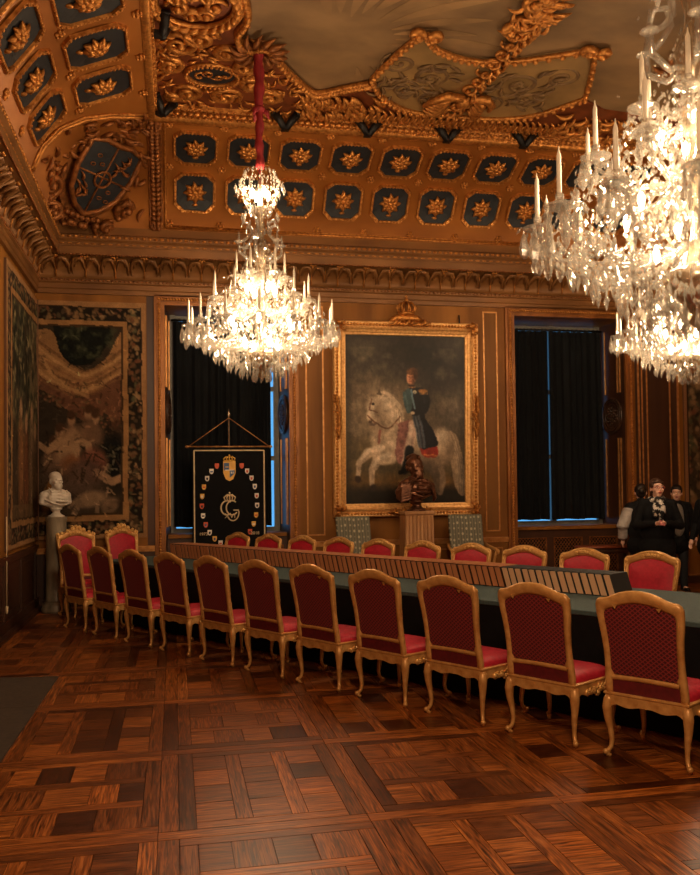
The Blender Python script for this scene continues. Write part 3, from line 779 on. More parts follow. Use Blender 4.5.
# round wreath at the top left
for r,ra in ((.46,.05),(.40,.03)):
    mb.tube([ce(.24+r*math.cos(q),8.62+r*math.sin(q),.06) for q in np.linspace(0,2*PI,30)[:-1]],ra,7,closed=True)
for k in range(26): q=2*PI*k/26; leaf(mb,ce,.24+.40*math.cos(q),8.62+.40*math.sin(q),q+1.2,.15,.04,.06)
for k in range(7): curl(mb,ce,.24+.2*math.cos(k*.9),8.62+.2*math.sin(k*.9),.11,1.3,k,1 if k%2 else -1,.03,.06)
# big scrolls round the oval
for u,v,r,a0,sg in ((.08,9.45,.24,2.2,1),(.30,9.28,.20,0,-1),(.62,9.55,.15,1,1),(-.02,9.95,.15,4,1),(.85,9.85,.15,0,1),(.95,10.25,.18,2,-1),(.2,10.6,.17,3,1),(.65,10.62,.2,1,-1),(1.2,10.55,.17,2,1),(.02,10.75,.10,0,1)):
    curl(mb,ce,u,v,r,1.7,a0,sg,.036,.045)
for k in range(240):
    u=random.uniform(-.15,1.6); v=random.uniform(9.2,10.98)
    if ((u-.47)/.40)**2+((v-10.12)/.36)**2<1: continue
    if u>.85 and v<9.9: continue
    leaf(mb,ce,u,v,random.random()*6.3,random.uniform(.10,.2),.02,.03)
# acanthus running along the back edge under the panel
x=1.55
while x<6.9:
    v=10.62 if x<2.2 or x>5.4 else 10.86
    leaf(mb,ce,x,v-.20,1.1,.34,.03,.04,.9); leaf(mb,ce,x+.05,v-.08,1.9,.22,.022,.05,-.9); leaf(mb,ce,x,v+.02,.5,.16,.02,.05,.9); 
    x+=.095
for k in range(60):
    u=random.uniform(1.6,2.6); leaf(mb,ce,u,random.uniform(10.3,10.9),random.uniform(.3,1.6),.22,.035,.05)
for k in range(50): leaf(mb,ce,random.uniform(5.2,7.2),random.uniform(10.3,10.9),random.uniform(1.2,2.6),.25,.035,.05)
struct(mb.build('stucco_scroll',M['gold'],g_))
mb=MB(); mb.prism([(.47+.27*math.cos(q),10.12+.22*math.sin(q)) for q in np.linspace(0,2*PI,26)[:-1]],ce,.02,.035); struct(mb.build('oval_medallion',M['coffer_dark'],g_))
mb=MB(); pts=[(.47+.31*math.cos(q),10.12+.26*math.sin(q)) for q in np.linspace(0,2*PI,36)[:-1]]
mb.tube([ce(u,v,.04) for u,v in pts],.028,7,closed=True)
for u,v in pts: mb.ell(ce(u,v,.07),.024,n=6,k=4)
for k in range(4): curl(mb,ce,.33+.1*k,10.12+.03*(-1)**k,.08,1.1,k*1.5,1 if k%2 else -1,.012,.045)
struct(mb.build('medallion_frame',M['gold'],g_))
# painted panel with arabesques
PANEL=smooth([(2.36,9.85),(2.50,9.25),(2.68,8.72)],6)[:-1]+smooth([(2.68,8.72),(2.95,9.05),(3.45,9.22),(4.0,9.10),(4.70,8.72)],6)[:-1]+smooth([(4.70,8.72),(4.95,9.3),(5.16,9.88)],4)[:-1]+smooth([(5.16,9.88),(4.75,10.42),(4.3,10.64),(3.7,10.66),(3.06,10.62),(2.6,10.28),(2.36,9.85)],6)[:-1]
mb=MB(); mb.prism(PANEL,ce,.0,.03); pn=struct(mb.build('painted_panel',M['ceil_panel'],ceiling))
mb=MB(); mb.tube([ce(u,v,.05) for u,v in PANEL],.034,7,closed=True)
for i,(u,v) in enumerate(PANEL): mb.ell(ce(u,v,.08),.036,n=6,k=4)
for u,v in ((2.70,8.74),(4.70,8.74)):
    curl(mb,ce,u-.06,v,.10,1.3,0,1,.035,.07); curl(mb,ce,u+.10,v+.02,.10,1.3,3,-1,.035,.07)
# central mask, crowned bow and staff of leaves
for sg in (-1,1):
    mb.tube([ce(3.62+sg*.05,10.0,.12),ce(3.62+sg*.26,9.98,.12),ce(3.62+sg*.40,10.18,.1),ce(3.62+sg*.44,10.4,.06)],[.05,.06,.05,.03],7)
    for k in range(5): leaf(mb,ce,3.62+sg*.15,10.1+.08*k,(.6 if sg>0 else PI-.6),.3,.05,.06)
for k in range(22):
    v=10.55-.11*k; curl(mb,ce,3.62+.07*(1 if k%2 else -1)+.008*k,v,.075,1.1,k,1 if k%2 else -1,.022,.06); leaf(mb,ce,3.62+.008*k,v,2.0 if k%2 else 1.1,.18,.026,.07)
mb.ell(ce(3.62,10.15,.1),(.09,.12,.08),n=10,k=7)
for k in range(70):
    v=random.uniform(7.5,8.6); leaf(mb,ce,3.75+random.uniform(-.22,.22),v,random.random()*6.3,.18,.026,.05)
for k in range(8): curl(mb,ce,3.75+random.uniform(-.2,.2),7.6+.13*k,.13,1.2,random.random()*6,random.choice((1,-1)),.035,.06)
struct(mb.build('panel_carving',M['gold'],pn))
mb=MB()
for sg in (-1,1):
    for q in range(4):
        cx=3.62+sg*(.36+.22*q); curl(mb,ce,cx,(10.25,9.7,10.05,9.45)[q],(.2,.24,.2,.2)[q],1.7,1.0+q,sg*(1 if q%2 else -1),.024,.03,n=5,steps=24)
        for k in range(9): leaf(mb,ce,cx+random.uniform(-.12,.06),9.75+random.uniform(-.35,.55),random.random()*6.3,.2,.024,.03)
struct(mb.build('arabesque',noisy('dark arabesque paint',rgb(84,60,34),rgb(124,94,54),6,rough=.7),pn))
# rays of the painted sky: broad feathers of paler paint
mb=MB()
for k in range(17):
    q=-2.1+k*.2+.05*random.random(); r0=.5+.15*random.random(); L=.8+.7*random.random(); c=(1.9,9.15); pl=[]
    for t in np.linspace(0,1,9): pl.append((t,.006+.065*math.sin(PI*t)**.8))
    P2=[(c[0]+(r0+L*t)*math.cos(q+.2*t)-w*math.sin(q),c[1]+(r0+L*t)*math.sin(q+.2*t)+w*math.cos(q)) for t,w in pl]+[(c[0]+(r0+L*t)*math.cos(q+.2*t)+w*math.sin(q),c[1]+(r0+L*t)*math.sin(q+.2*t)-w*math.cos(q)) for t,w in pl[::-1]]
    if max(p[1] for p in P2)<9.0 or True: mb.prism(P2,ce,-.004,.002+.0002*k)
struct(mb.build('painted_ray',noisy('pale ray paint',rgb(104,80,50),rgb(148,116,76),1.6,(1,1.6,1),rough=.7,detail=6),ceiling))
# ------------------------------------------------------------------ spotlights on the lip
def spotlight(p,rz,label):
    r=tag(empty('spotlight',p,rz),label,'spotlight')
    mb=MB(); mb.box((0,-.02,-.03),(.10,.10,.05)); mb.build('bracket',M['iron'],r)
    for sg in (-1,1):
        mb=MB(); mb.tube([(sg*.01,-.05,-.05),(sg*.07,-.08,.04),(sg*.15,-.09,.13)],[.04,.05,.055],10); mb.tube([(sg*.148,-.09,.128),(sg*.162,-.092,.142)],[.06,.06],10)
        mb.build('lamp_head',M['iron'],r)
names=['first','second','third','fourth']
for k in range(4):
    spotlight((1.46+1.117*k,B-1.72,6.43),0,'black V-shaped twin spotlight on the gilt lip above the back coffers, %s from the left'%names[k])
spotlight((LW+1.79,B-1.9,6.43),PI/4,'black twin spotlight at the corner where the two gilt ceiling lips meet')
spotlight((LW+1.79,8.95,6.43),PI/2,'black twin spotlight on the left gilt ceiling lip beside the round wreath')
# ------------------------------------------------------------------ chandeliers
def drop_mb(h,r):
    mb=MB(); mb.lathe([(.003,0),(.006,-.006),(.004,-.012),(r*.55,-.02-h*.15),(r,-.02-h*.62),(r*.7,-.02-h*.85),(.002,-.02-h)],n=6,sm=False,M=Matrix.Diagonal((1,.55,1)))
    return mb
def make_chandelier():
    root=empty('chandelier',(0,0,0)); R=random.Random(5)
    mb=MB()
    mb.lathe([(.01,.0),(.05,.03),(.03,.07),(.07,.12),(.16,.22),(.18,.28),(.06,.34),(.03,.5),(.05,.62),(.03,.7),(.06,.85),(.035,.95),(.07,1.1),(.04,1.2),(.06,1.3),(.10,1.42),(.05,1.52),(.03,1.62),(.055,1.72),(.03,1.8),(.09,1.86),(.03,1.95),(.02,2.34)],n=14)
    plabel(mb.build('stem',M['silver'],root),'silvery baluster stem')
    cl=MB()
    def cluster(c,s,n,sz):
        for k in range(n):
            p=V(c)+V((R.gauss(0,s[0]),R.gauss(0,s[1]),R.gauss(0,s[2])))
            cl.octa(p,sz*R.uniform(.6,1.2),sz*R.uniform(.8,1.8),Matrix.Rotation(R.random()*6,3,'Z')@Matrix.Rotation(R.gauss(0,.5),3,'X'))
    drops=[]
    for ti,(n,rad,zc,z0,off) in enumerate(((14,.80,.56,.42,.1),(10,.54,.86,.80,.3),(6,.27,1.14,1.10,0))):
        for k in range(n):
            q=2*PI*k/n+off; e=V((math.cos(q),math.sin(q),0)); up=V((0,0,1))
            mb=MB()
            pts=[e*.04+up*(z0+.02),e*(rad*.3)+up*(z0-.06),e*(rad*.62)+up*(z0-.09),e*(rad*.88)+up*(z0-.03),e*(rad*.98)+up*(zc-.06),e*rad+up*(zc-.02)]
            mb.tube(pts,[.014,.016,.015,.013,.012,.014],6)
            mb.tube([e*(rad*(.62+.12*math.sin(a)))+up*(z0+.02+.08*math.cos(a)) for a in np.linspace(0,4.6,9)],.009,5)
            mb.lathe([(.012,-.03),(.03,-.02),(.075,-.004),(.08,.006),(.03,.004),(.02,.03),(.022,.06),(.012,.062)],c=e*rad+up*zc,n=12,sm=False)
            arm=mb.build('arm',M['crystal'],root)
            mb=MB(); c=e*rad+up*(zc+.05); mb.lathe([(.013,0),(.0115,.2),(.004,.225),(.002,.245)],c=c,n=8)
            plabel(mb.build('candle',M['candle'],arm),'white candle')
            np_=5 if ti==0 else (2 if ti==1 else 0)
            for j in range(np_):
                a=2*PI*j/np_+q; drops.append((e*rad+up*(zc-.008)+V((math.cos(a),math.sin(a),0))*.072,R.uniform(.12,.18),q))
            cluster(e*rad+up*(zc-.04),(.05,.05,.035),20 if ti<2 else 16,.016)
            cluster(e*(rad*.72)+up*(zc-.02),(.07,.07,.05),16,.017)
            cluster(e*(rad*.4)+up*(zc-.08),(.08,.08,.07),16,.017)
            # swag of beads to the next arm
            q2=2*PI*(k+1)/n+off; e2=V((math.cos(q2),math.sin(q2),0))
            for j in range(1,12):
                t=j/12; cl.octa((e*(1-t)+e2*t)*rad*1.0+up*(zc-.02-.24*t*(1-t)),.011,.013,Matrix.Rotation(j,3,'Z'))
            # strings of beads from the stem down to the dish
            if ti<2:
                ztop=1.55 if ti else 1.28
                for j in range(22):
                    t=j/22; cl.octa(e*(.06+(rad-.06)*t**1.0)+up*(ztop+(zc+.02-ztop)*t-.55*t*(1-t)),.011,.014,Matrix.Rotation(j*.7,3,'Z'))
    for k in range(6):
        q=2*PI*k/6+.2; e=V((math.cos(q),math.sin(q),0)); up=V((0,0,1)); pts=[e*.04+up*1.36,e*.14+up*1.33,e*.24+up*1.40,e*.25+up*1.50,e*.17+up*1.55,e*.11+up*1.62,e*.13+up*1.72,e*.20+up*1.74,e*.22+up*1.68]
        mb=MB(); mb.tube(pts,[.014,.018,.02,.018,.016,.018,.018,.015,.01],7); mb.lathe([(.004,-.02),(.05,.0),(.052,.008),(.012,.012),(.016,.03),(.004,.12)],c=e*.25+up*1.51,n=8,sm=False); mb.build('scroll_arm',M['crystal'],root)
    # basket underneath
    for k in range(420):
        u=R.random(); q=R.random()*2*PI; r=.14+.56*u; z=.11+.38*u**1.7+R.uniform(-.03,.05)
        cl.octa((r*math.cos(q),r*math.sin(q),z),R.uniform(.012,.022),R.uniform(.018,.034),Matrix.Rotation(R.random()*6,3,'Z')@Matrix.Rotation(R.gauss(0,.4),3,'X'))
    for rr,zz,n in ((.64,.42,72),(.52,.31,62),(.38,.21,48),(.24,.14,34)):
        for k in range(n):
            q=2*PI*k/n; cl.octa((rr*math.cos(q),rr*math.sin(q),zz),.015,.028,Matrix.Rotation(q,3,'Z'))
            if k%2==0: cl.octa((rr*math.cos(q),rr*math.sin(q),zz-.08),.02,.06,Matrix.Rotation(q,3,'Z'))
    # crown basket at the top
    for zz,rr,n in ((1.88,.12,24),(1.98,.16,28),(2.1,.19,32),(2.2,.22,30),(2.3,.17,20)):
        for k in range(n): q=2*PI*k/n; cl.octa((rr*math.cos(q),rr*math.sin(q),zz),.016,.026,Matrix.Rotation(q,3,'Z'))
    for k in range(12):
        q=2*PI*k/12
        for j in range(12):
            a=j/11; r=.11+.10*math.sin(PI*a*.8); cl.octa((r*math.cos(q),r*math.sin(q),1.84+.48*a),.014,.02,Matrix.Rotation(j,3,'Z'))
        cl.octa((.27*math.cos(q),.27*math.sin(q),2.12),.022,.06,Matrix.Rotation(q,3,'Z')); cl.octa((.20*math.cos(q),.20*math.sin(q),1.80),.02,.05,Matrix.Rotation(q,3,'Z'))
    cluster((0,0,1.4),(.09,.09,.14),60,.016); cluster((0,0,.95),(.14,.14,.12),90,.016); cluster((0,0,.6),(.24,.24,.07),160,.018)
    o=cl.build('crystal_cluster',M['crystal'],root,fix=False); o['kind']='stuff'
    for k in range(100-len(drops)):
        q=2*PI*k/8; drops.append((V((.09*math.cos(q),.09*math.sin(q),.10)),.12,q))
    for j,(p,h,q) in enumerate(drops):
        if j<4: pass
        drop_mb(h,.028).build('crystal_pendant',M['crystal'],root,loc=p,rz=q)
    for n,rad,z in ((6,.36,.62),(4,.20,.40),(4,.17,1.0),(4,.10,2.08)):
        for k in range(n):
            q=2*PI*k/n+.35; mb=MB(); mb.lathe([(.002,.05),(.016,.03),(.024,.0),(.018,-.025),(.010,-.05),(.010,-.06)],n=6)
            plabel(mb.build('bulb',M['bulb'],root,loc=(rad*math.cos(q),rad*math.sin(q),z)),'bright electric bulb')
    for sg in (1,):
        mb=MB(); mb.tube([(0,0,2.33),(0,0,2.40)],[.012,.012],8); mb.build('hook',M['silver'],root)
    return root
def hang(root,scale,top):
    """red cloth sleeve over the suspension rope, knotted two thirds of the way up"""
    L=(top-root.location.z)/scale; z0=2.36; n=26
    mb=MB(); pts=[];rr=[]
    for k in range(n+1):
        t=k/n; z=z0+(L-z0)*t; pts.append((.006*math.sin(t*19),.006*math.cos(t*23),z)); rr.append(.045+.016*math.sin(t*40)*.6-(.026 if abs(t-.5)<.03 else 0)+.012*(t>.55))
    mb.tube(pts,rr,9); zb=z0+(L-z0)*.5
    mb.ell((0,0,zb),(.07,.07,.05),n=10,k=6)
    for a in (0,2,4): mb.tube([(0,0,zb),(.09*math.cos(a),.09*math.sin(a),zb-.03),(.11*math.cos(a),.11*math.sin(a),zb-.10)],[.03,.028,.01],6)
    plabel(mb.build('rope_sleeve',M['rope'],root),'crimson cloth sleeve over the rope')
ch=make_chandelier()
c2=copy_tree(ch); c3=copy_tree(ch)
ch.location=(.957,9.42,2.87); tag(ch,'lit crystal chandelier on a red rope, in front of the left window and black banner','chandelier','crystal chandeliers')
c2.location=(5.878,8.854,2.84); c2.rotation_euler.z=.4; tag(c2,'lit crystal chandelier at the right, partly hidden behind the biggest chandelier','chandelier','crystal chandeliers')
c3.location=(3.72,5.48,2.77); c3.scale=(1.41,)*3; c3.rotation_euler.z=.9; tag(c3,'biggest and nearest lit crystal chandelier, cut by the top right of the photo','chandelier','crystal chandeliers')
for o_ in c3.children:
    if o_.name.startswith('bulb'): o_.scale=(.8,.8,.8)
hang(ch,1,CZ-.05); hang(c2,1,CZ-.05); hang(c3,1.41,CZ-.05)
# ceiling roses where the ropes hang
mb=MB()
for (x,y) in ((.957,9.42),(5.878,8.854),(3.72,5.48)):
    mb.lathe([(.16,CZ+.01),(.14,CZ-.03),(.06,CZ-.07),(.03,CZ-.10)],c=(x,y,0),n=14)
    for k in range(14):
        q=2*PI*k/14; leaf(mb,ce,x+.10*math.cos(q),y+.10*math.sin(q),q,.26,.04,.06)
struct(mb.build('ceiling_rose',M['gold_old'],ceiling))

# ------------------------------------------------------------------ gilt side chairs
OUT=[(.256,.385),(.256,.43),(.254,.49),(.249,.55),(.246,.61),(.248,.68),(.255,.76),(.265,.83),(.272,.89),(.272,.93),(.262,.957),(.242,.971),(.216,.974),(.185,.981),(.15,.996),(.11,1.012),(.07,1.022),(.03,1.027),(0,1.028)]
INN=[(.208,.385),(.208,.43),(.206,.485),(.190,.508),(.206,.532),(.205,.60),(.206,.68),(.211,.76),(.217,.82),(.220,.865),(.216,.886),(.206,.899),(.188,.906),(.165,.913),(.135,.924),(.10,.936),(.06,.945),(.025,.949),(0,.950)]
def backy(h): return -.232-.19*(h-.385)**1.25*.9
def make_chair(hs=1.0, crest=False):
    root=empty('side_chair',(0,0,0))
    H=lambda h:.385+(h-.385)*hs
    def bp(x,h,d): return V((x,backy(h)+d,H(h)))
    # back frame: rounded band between inner and outer outline
    o=[(-x,h) for x,h in OUT[:-1]]+[(x,h) for x,h in OUT[::-1]]; i=[(-x,h) for x,h in INN[:-1]]+[(x,h) for x,h in INN[::-1]]
    mb=MB(); vs=[]; t=.020; n=len(o)
    for (ox,oh),(ix,ih) in zip(o,i):
        def mixp(k,d): return bp(ix+(ox-ix)*k,ih+(oh-ih)*k,d)
        vs+=[mixp(0,t*.3),mixp(.2,t*.9),mixp(.55,t*1.15),mixp(.85,t*.9),mixp(1,t*.3),mixp(1,-t*.3),mixp(.85,-t*.9),mixp(.55,-t*1.05),mixp(.2,-t*.8),mixp(0,-t*.3)]
    fs=[(j*10+k,j*10+(k+1)%10,(j+1)*10+(k+1)%10,(j+1)*10+k) for j in range(n-1) for k in range(10)]
    fs+=[tuple(range(10)),tuple((n-1)*10+k for k in range(9,-1,-1))]
    mb.add(vs,fs,0,True)
    # cross rail
    mb.grid(lambda u,v:bp(-.208+.416*u,.487+.006*math.sin(PI*u)+.017*math.cos(2*PI*v),.015*math.sin(2*PI*v)),8,10)
    fr_=mb.build('back_frame',M['chair_gold'],root)
    mb=MB()
    for k,(x,h) in enumerate(((0,.995),(-.035,.990),(.035,.990),(-.075,.975),(.075,.975),(-.245,.93),(.245,.93))):
        curl(mb,lambda u,v,w:bp(u,v,.018+w),x,h,.018 if abs(x)<.2 else .016,1.2,k,1 if x>0 else -1,.006,.004,n=5,steps=9)
        mb.ell(bp(x,h,.020),(.012,.010,.010),n=6,k=4)
    mb.tube([bp(x,h-.014,.018) for x,h in [(-q[0]*.95,q[1]) for q in OUT[5:-1]]+[(q[0]*.95,q[1]) for q in OUT[:4:-1]]],.006,5)
    for sg in (-1,1):
        for hh in (.56,.66,.76,.86): leaf(mb,lambda u,v,w:bp(u,v,.014+w),sg*(.226+.05*(hh-.56)),hh,1.5,.06,.007,.004)
        mb.prism([(sg*.150,.935),(sg*.122,.935),(sg*.136,.912)],lambda u,v,w:bp(u,v,-.022-w),0,.008)
        mb.ell((sg*.234,backy(.48)+.01,H(.48)),(.012,.012,.012),n=6,k=4)
    if crest:
        for x,h,r in ((0,1.05,.03),(-.05,1.035,.03),(.05,1.035,.03),(-.11,1.01,.025),(.11,1.01,.025),(-.19,.98,.022),(.19,.98,.022),(-.25,.965,.024),(.25,.965,.024)):
            curl(mb,lambda u,v,w:bp(u,v,.006+w),x,h,r,1.3,x*20,1 if x>0 else -1,.012,.008,n=5,steps=10); mb.ell(bp(x,h-.01,.0),(r*.9,.018,r*.8),n=7,k=5)
    mb.build('carving',M['chair_carve'],fr_)
    # upholstered back: front cushion and rear cloth
    I=[(-x*1.01,h) for x,h in INN[3:-1]]+[(x*1.01,h) for x,h in INN[:2:-1]]
    cx,chh=0,.73
    def pad(name,mat,d0,dome):
        mb=MB(); k=len(I); R_=6; vs=[]
        for r in range(R_):
            s=1-r/R_
            for x,h in I: vs.append(bp(x*s,chh+(h-chh)*s,d0+dome*(1-s**2.5)))
        vs.append(bp(cx,chh,d0+dome)); fs=[(r*k+j,r*k+(j+1)%k,(r+1)*k+(j+1)%k,(r+1)*k+j) for r in range(R_-1) for j in range(k)]
        fs+=[((R_-1)*k+j,(R_-1)*k+(j+1)%k,R_*k) for j in range(k)]
        mb.add(vs,fs,0,True); return mb.build(name,mat,root)
    pad('back_cushion',M['red'],.006,.030)
    plabel(pad('back_cloth',M['red_back'],-.008,-.010),'dark red diamond-woven cloth on the rear of the back')
    mb=MB(); mb.grid(lambda u,v:bp(-.21+.42*u,.386+.09*v,-.006),6,3); mb.grid(lambda u,v:bp(-.21+.42*u,.386+.09*v,.0),6,3); plabel(mb.build('back_lining',M['red_under'],root,fix=False),'dark lining below the back')
    # seat rails with scalloped aprons
    mb=MB()
    def apron(p0,p1,nrm):
        p0,p1=V(p0),V(p1); L=(p1-p0).length; e=(p1-p0)/L; nrm=V(nrm); k=24; top=.378
        lo=[]
        for q in range(k+1):
            u=abs(2*q/k-1); z=.322+.010*math.cos(u*PI*2.2)-.008*(1-min(1,u*5))-.055*max(0,(u-.72)/.28)**1.6
            lo.append(z)
        for q in range(k):
            a,b=p0+e*L*q/k,p0+e*L*(q+1)/k
            mb.hexa([a+V((0,0,lo[q]))-nrm*.012,b+V((0,0,lo[q+1]))-nrm*.012,b+V((0,0,lo[q+1]))+nrm*.012,a+V((0,0,lo[q]))+nrm*.012,
                     a+V((0,0,top))-nrm*.014,b+V((0,0,top))-nrm*.014,b+V((0,0,top))+nrm*.014,a+V((0,0,top))+nrm*.014])
    RL,RR,FL,FR=(-.248,-.235,0),(.248,-.235,0),(-.262,.235,0),(.262,.235,0)
    apron(RL,RR,(0,-1,0)); apron(FL,FR,(0,1,0)); apron(RL,FL,(-1,0,0)); apron(RR,FR,(1,0,0))
    def rrect(z,e): return [(-.258-e,-.25-e,z),(.258+e,-.25-e,z),(.274+e,.25+e,z),(-.274-e,.25+e,z)]
    vs=rrect(.376,-.004)+rrect(.384,.006)+rrect(.392,.006)+rrect(.396,-.004); fs=[(r*4+j,r*4+(j+1)%4,r*4+4+(j+1)%4,r*4+4+j) for r in range(3) for j in range(4)]+[(0,1,2,3),(12,13,14,15)]
    mb.add(vs,fs); rail=mb.build('seat_rail',M['chair_gold'],root)
    for p0,p1,nn in ((FL,FR,V((0,1,0))),(RL,FL,V((-1,0,0))),(RR,FR,V((1,0,0)))):
        mb=MB(); p0,p1=V(p0),V(p1); e=(p1-p0).normalized(); L=(p1-p0).length
        mp=lambda u,v,w,p0=p0,e=e,nn=nn:p0+e*u+nn*(.010+w)+V((0,0,v))
        mb.tube([mp(L*t,.338,.004) for t in np.linspace(.22,.78,8)],.005,5)
        for k,t in enumerate((.26,.34,.42,.5,.58,.66,.74)):
            curl(mb,mp,L*t,.330-.016*(k==3),.022,1.3,k,1 if k%2 else -1,.008,.006,n=5,steps=9); leaf(mb,mp,L*t-.02,.345,-.4 if k<3 else .4,.05,.008,.006)
        mb.build('apron_carving',M['chair_carve'],rail)
    # seat cushion
    mb=MB()
    def seat(u,v):
        a=u*2*PI; b=v*PI/2; c,s=math.cos(a),math.sin(a); e=.32
        x=math.copysign(abs(c)**e,c); y=math.copysign(abs(s)**e,s); r=math.cos(b)**.45 if v<1 else 0
        yy=y*.236*r; w=.244+.022*(yy/.236+1)/2
        return V((x*w*r,yy,.392+.072*math.sin(b)**.75))
    mb.grid(seat,40,9); mb.add([seat(k/40,0) for k in range(40)],[tuple(range(39,-1,-1))])
    mb.build('seat',M['red'],root)
    # cabriole legs
    for sx,sy,bx,by in ((-1,1,.250,.226),(1,1,.250,.226),(-1,-1,.240,.224),(1,-1,.240,.224)):
        mb=MB(); P=lambda ox,oy,z:(sx*(bx+ox),sy*(by+oy),z)
        mb.tube([P(-.004,-.004,.372),P(.004,.004,.345),P(.010,.012,.30),P(.008,.010,.24),P(-.002,.002,.17),P(-.008,-.003,.10),P(-.004,.002,.06),P(.010,.016,.032),P(.020,.028,.022)],[.027,.032,.031,.025,.019,.015,.014,.015,.012],8)
        mb.ell(P(.018,.026,.030),(.019,.019,.019),n=8,k=6); mb.ell(P(.010,.016,.017),(.016,.016,.017),n=8,k=5)
        mb.tube([P(.004,.008,.0),P(.004,.008,.016)],[.012,.014],8)
        mb.build('leg',M['chair_gold'],root)
    return root
proto=make_chair(); tall=make_chair(1.17,True)
ORD=['nearest','second','third','fourth','fifth','sixth','seventh','eighth','ninth','tenth','farthest']
G_near='gilt chairs along the near side of the table'; G_far='gilt chairs along the far side of the table'
for k in range(11):
    c=proto if k==0 else copy_tree(proto)
    c.location=tn(2.39+.7146*k,5.0); c.rotation_euler=(0,0,TH-PI/2+random.uniform(-.02,.02))
    where={0:'cut by the right edge of the photo',10:'farthest of the near row, beside marble column'}.get(k,'%s from the right in the near row'%ORD[k])
    tag(c,'red-backed gilt chair seen from behind, '+where,'chair',G_near)
for k in range(10):
    c=copy_tree(proto); c.location=tn(3.70+.695*k,7.25-.009*k); c.rotation_euler=(0,0,TH+PI/2+random.uniform(-.02,.02))
    where={0:'in front of the standing people',9:'farthest left, before the banner'}.get(k,'%s from right in far row'%ORD[k])
    tag(c,'gilt chair with crimson back facing the camera, '+where,'chair',G_far)
c=copy_tree(tall); c.location=tn(10.56,6.16); c.rotation_euler=(0,0,TH+PI+.12); tag(c,'tall carved gilt armless chair at the head of the table, below the tapestry','chair','carved chairs at the head of the table')
tall.location=tn(10.56,5.42); tall.rotation_euler=(0,0,TH+PI-.05); tag(tall,'tall carved gilt chair at the head of the table, nearest the white bust','chair','carved chairs at the head of the table')

# ------------------------------------------------------------------ long table, cloth, and the row of slipcased volumes
TZ=.76; t0,t1,n0,n1=.6,10.10,5.42,6.86
RT=Matrix.Rotation(TH,3,'Z')    # local x -> N, local y -> T
def tbox(mb,a0,a1,b0,b1,z0,z1,mi=0): mb.box((((a0+a1)/2),((b0+b1)/2),(z0+z1)/2),(abs(a1-a0),abs(b1-b0),abs(z1-z0)),0,mi)
tc=tn((t0+t1)/2,(n0+n1)/2); hw,hl=(n1-n0)/2,(t1-t0)/2
root=tag(empty('conference_table',tc,TH),'very long conference table running diagonally down the room under a dark cloth','table')
mb=MB(); tbox(mb,-hw,hw,-hl,hl,TZ-.045,TZ-.004); mb.build('tabletop',M['wood_dark'],root)
for sx in (-1,1):
    for y in (-hl+.25,-hl/3,hl/3,hl-.25):
        mb=MB(); mb.lathe([(.03,0),(.035,.03),(.025,.08),(.04,.4),(.05,.66),(.05,TZ-.045)],c=(sx*(hw-.15),y,0),n=12); mb.build('leg',M['wood_dark'],root)
cl_=tag(empty('tablecloth',tc,TH),'grey green tablecloth with a black floor-length skirt over the long table','tablecloth')
mb=MB(); e=.012
mb.hexa([(-hw-e,-hl-e,TZ-.035),(hw+e,-hl-e,TZ-.035),(hw+e,hl+e,TZ-.035),(-hw-e,hl+e,TZ-.035),(-hw-e,-hl-e,TZ),(hw+e,-hl-e,TZ),(hw+e,hl+e,TZ),(-hw-e,hl+e,TZ)])
bevel(plabel(mb.build('top_cloth',M['cloth_grey'],cl_),'grey green cloth on the tabletop'),.006)
mb=MB()
per=[(-hw,-hl),(hw,-hl),(hw,hl),(-hw,hl)]
for j in range(4):
    (xa,ya),(xb,yb)=per[j],per[(j+1)%4]; L=math.hypot(xb-xa,yb-ya); ex,ey=(xb-xa)/L,(yb-ya)/L
    mb.grid(lambda u,v:V((xa+ex*L*u+ey*(.016+.010*math.sin(u*L*21)*(1-v)),ya+ey*L*u-ex*(.016+.010*math.sin(u*L*21)*(1-v)),.012+(TZ-.05)*v)),max(12,int(L*10)),4)
plabel(mb.build('skirt',M['cloth_black'],cl_,fix=False),'black pleated skirt down to the floor')

def make_case(dark):
    root=empty('slipcased_volume',(0,0,0)); h=.178; lean=-.055; w=.062; D=.28; sd=.011
    mb=MB()
    def sl(x0,x1,y0,y1,z0,z1):  # slanted block (x along table, y depth)
        f=lambda x,y,z:(x+lean*(z/h-.5),y,z)
        mb.hexa([f(x0,y0,z0),f(x1,y0,z0),f(x1,y1,z0),f(x0,y1,z0),f(x0,y0,z1),f(x1,y0,z1),f(x1,y1,z1),f(x0,y1,z1)])
    sl(-w/2,-w/2+sd*.5,0,D,0,h); sl(w/2-sd*.5,w/2,0,D,0,h); sl(-w/2+sd*.5,w/2-sd*.5,.012,D,0,.006); sl(-w/2+sd*.5,w/2-sd*.5,D-.006,D,.006,h); sl(-w/2+sd*.5,w/2-sd*.5,.012,D-.006,h-.006,h)
    mb.build('slipcase',M['case_dark'] if dark else M['case_brown'],root)
    mb=MB(); sl(-w/2+sd*.52,w/2-sd*.52,-.004,D-.03,.008,h-.008); plabel(mb.build('volume',M['spine'] if dark else M['spine_red'],root),'pale brown spine' if dark else 'red brown leather spine')
    if not dark:
        mb=MB(); sl(-w/2+.001,w/2-.001,.004,D-.002,h+.0004,h+.004); mb.build('case_lid',M['case_top'],root)
    return root
pd,pb=make_case(True),make_case(False)
n=91; step=.0700
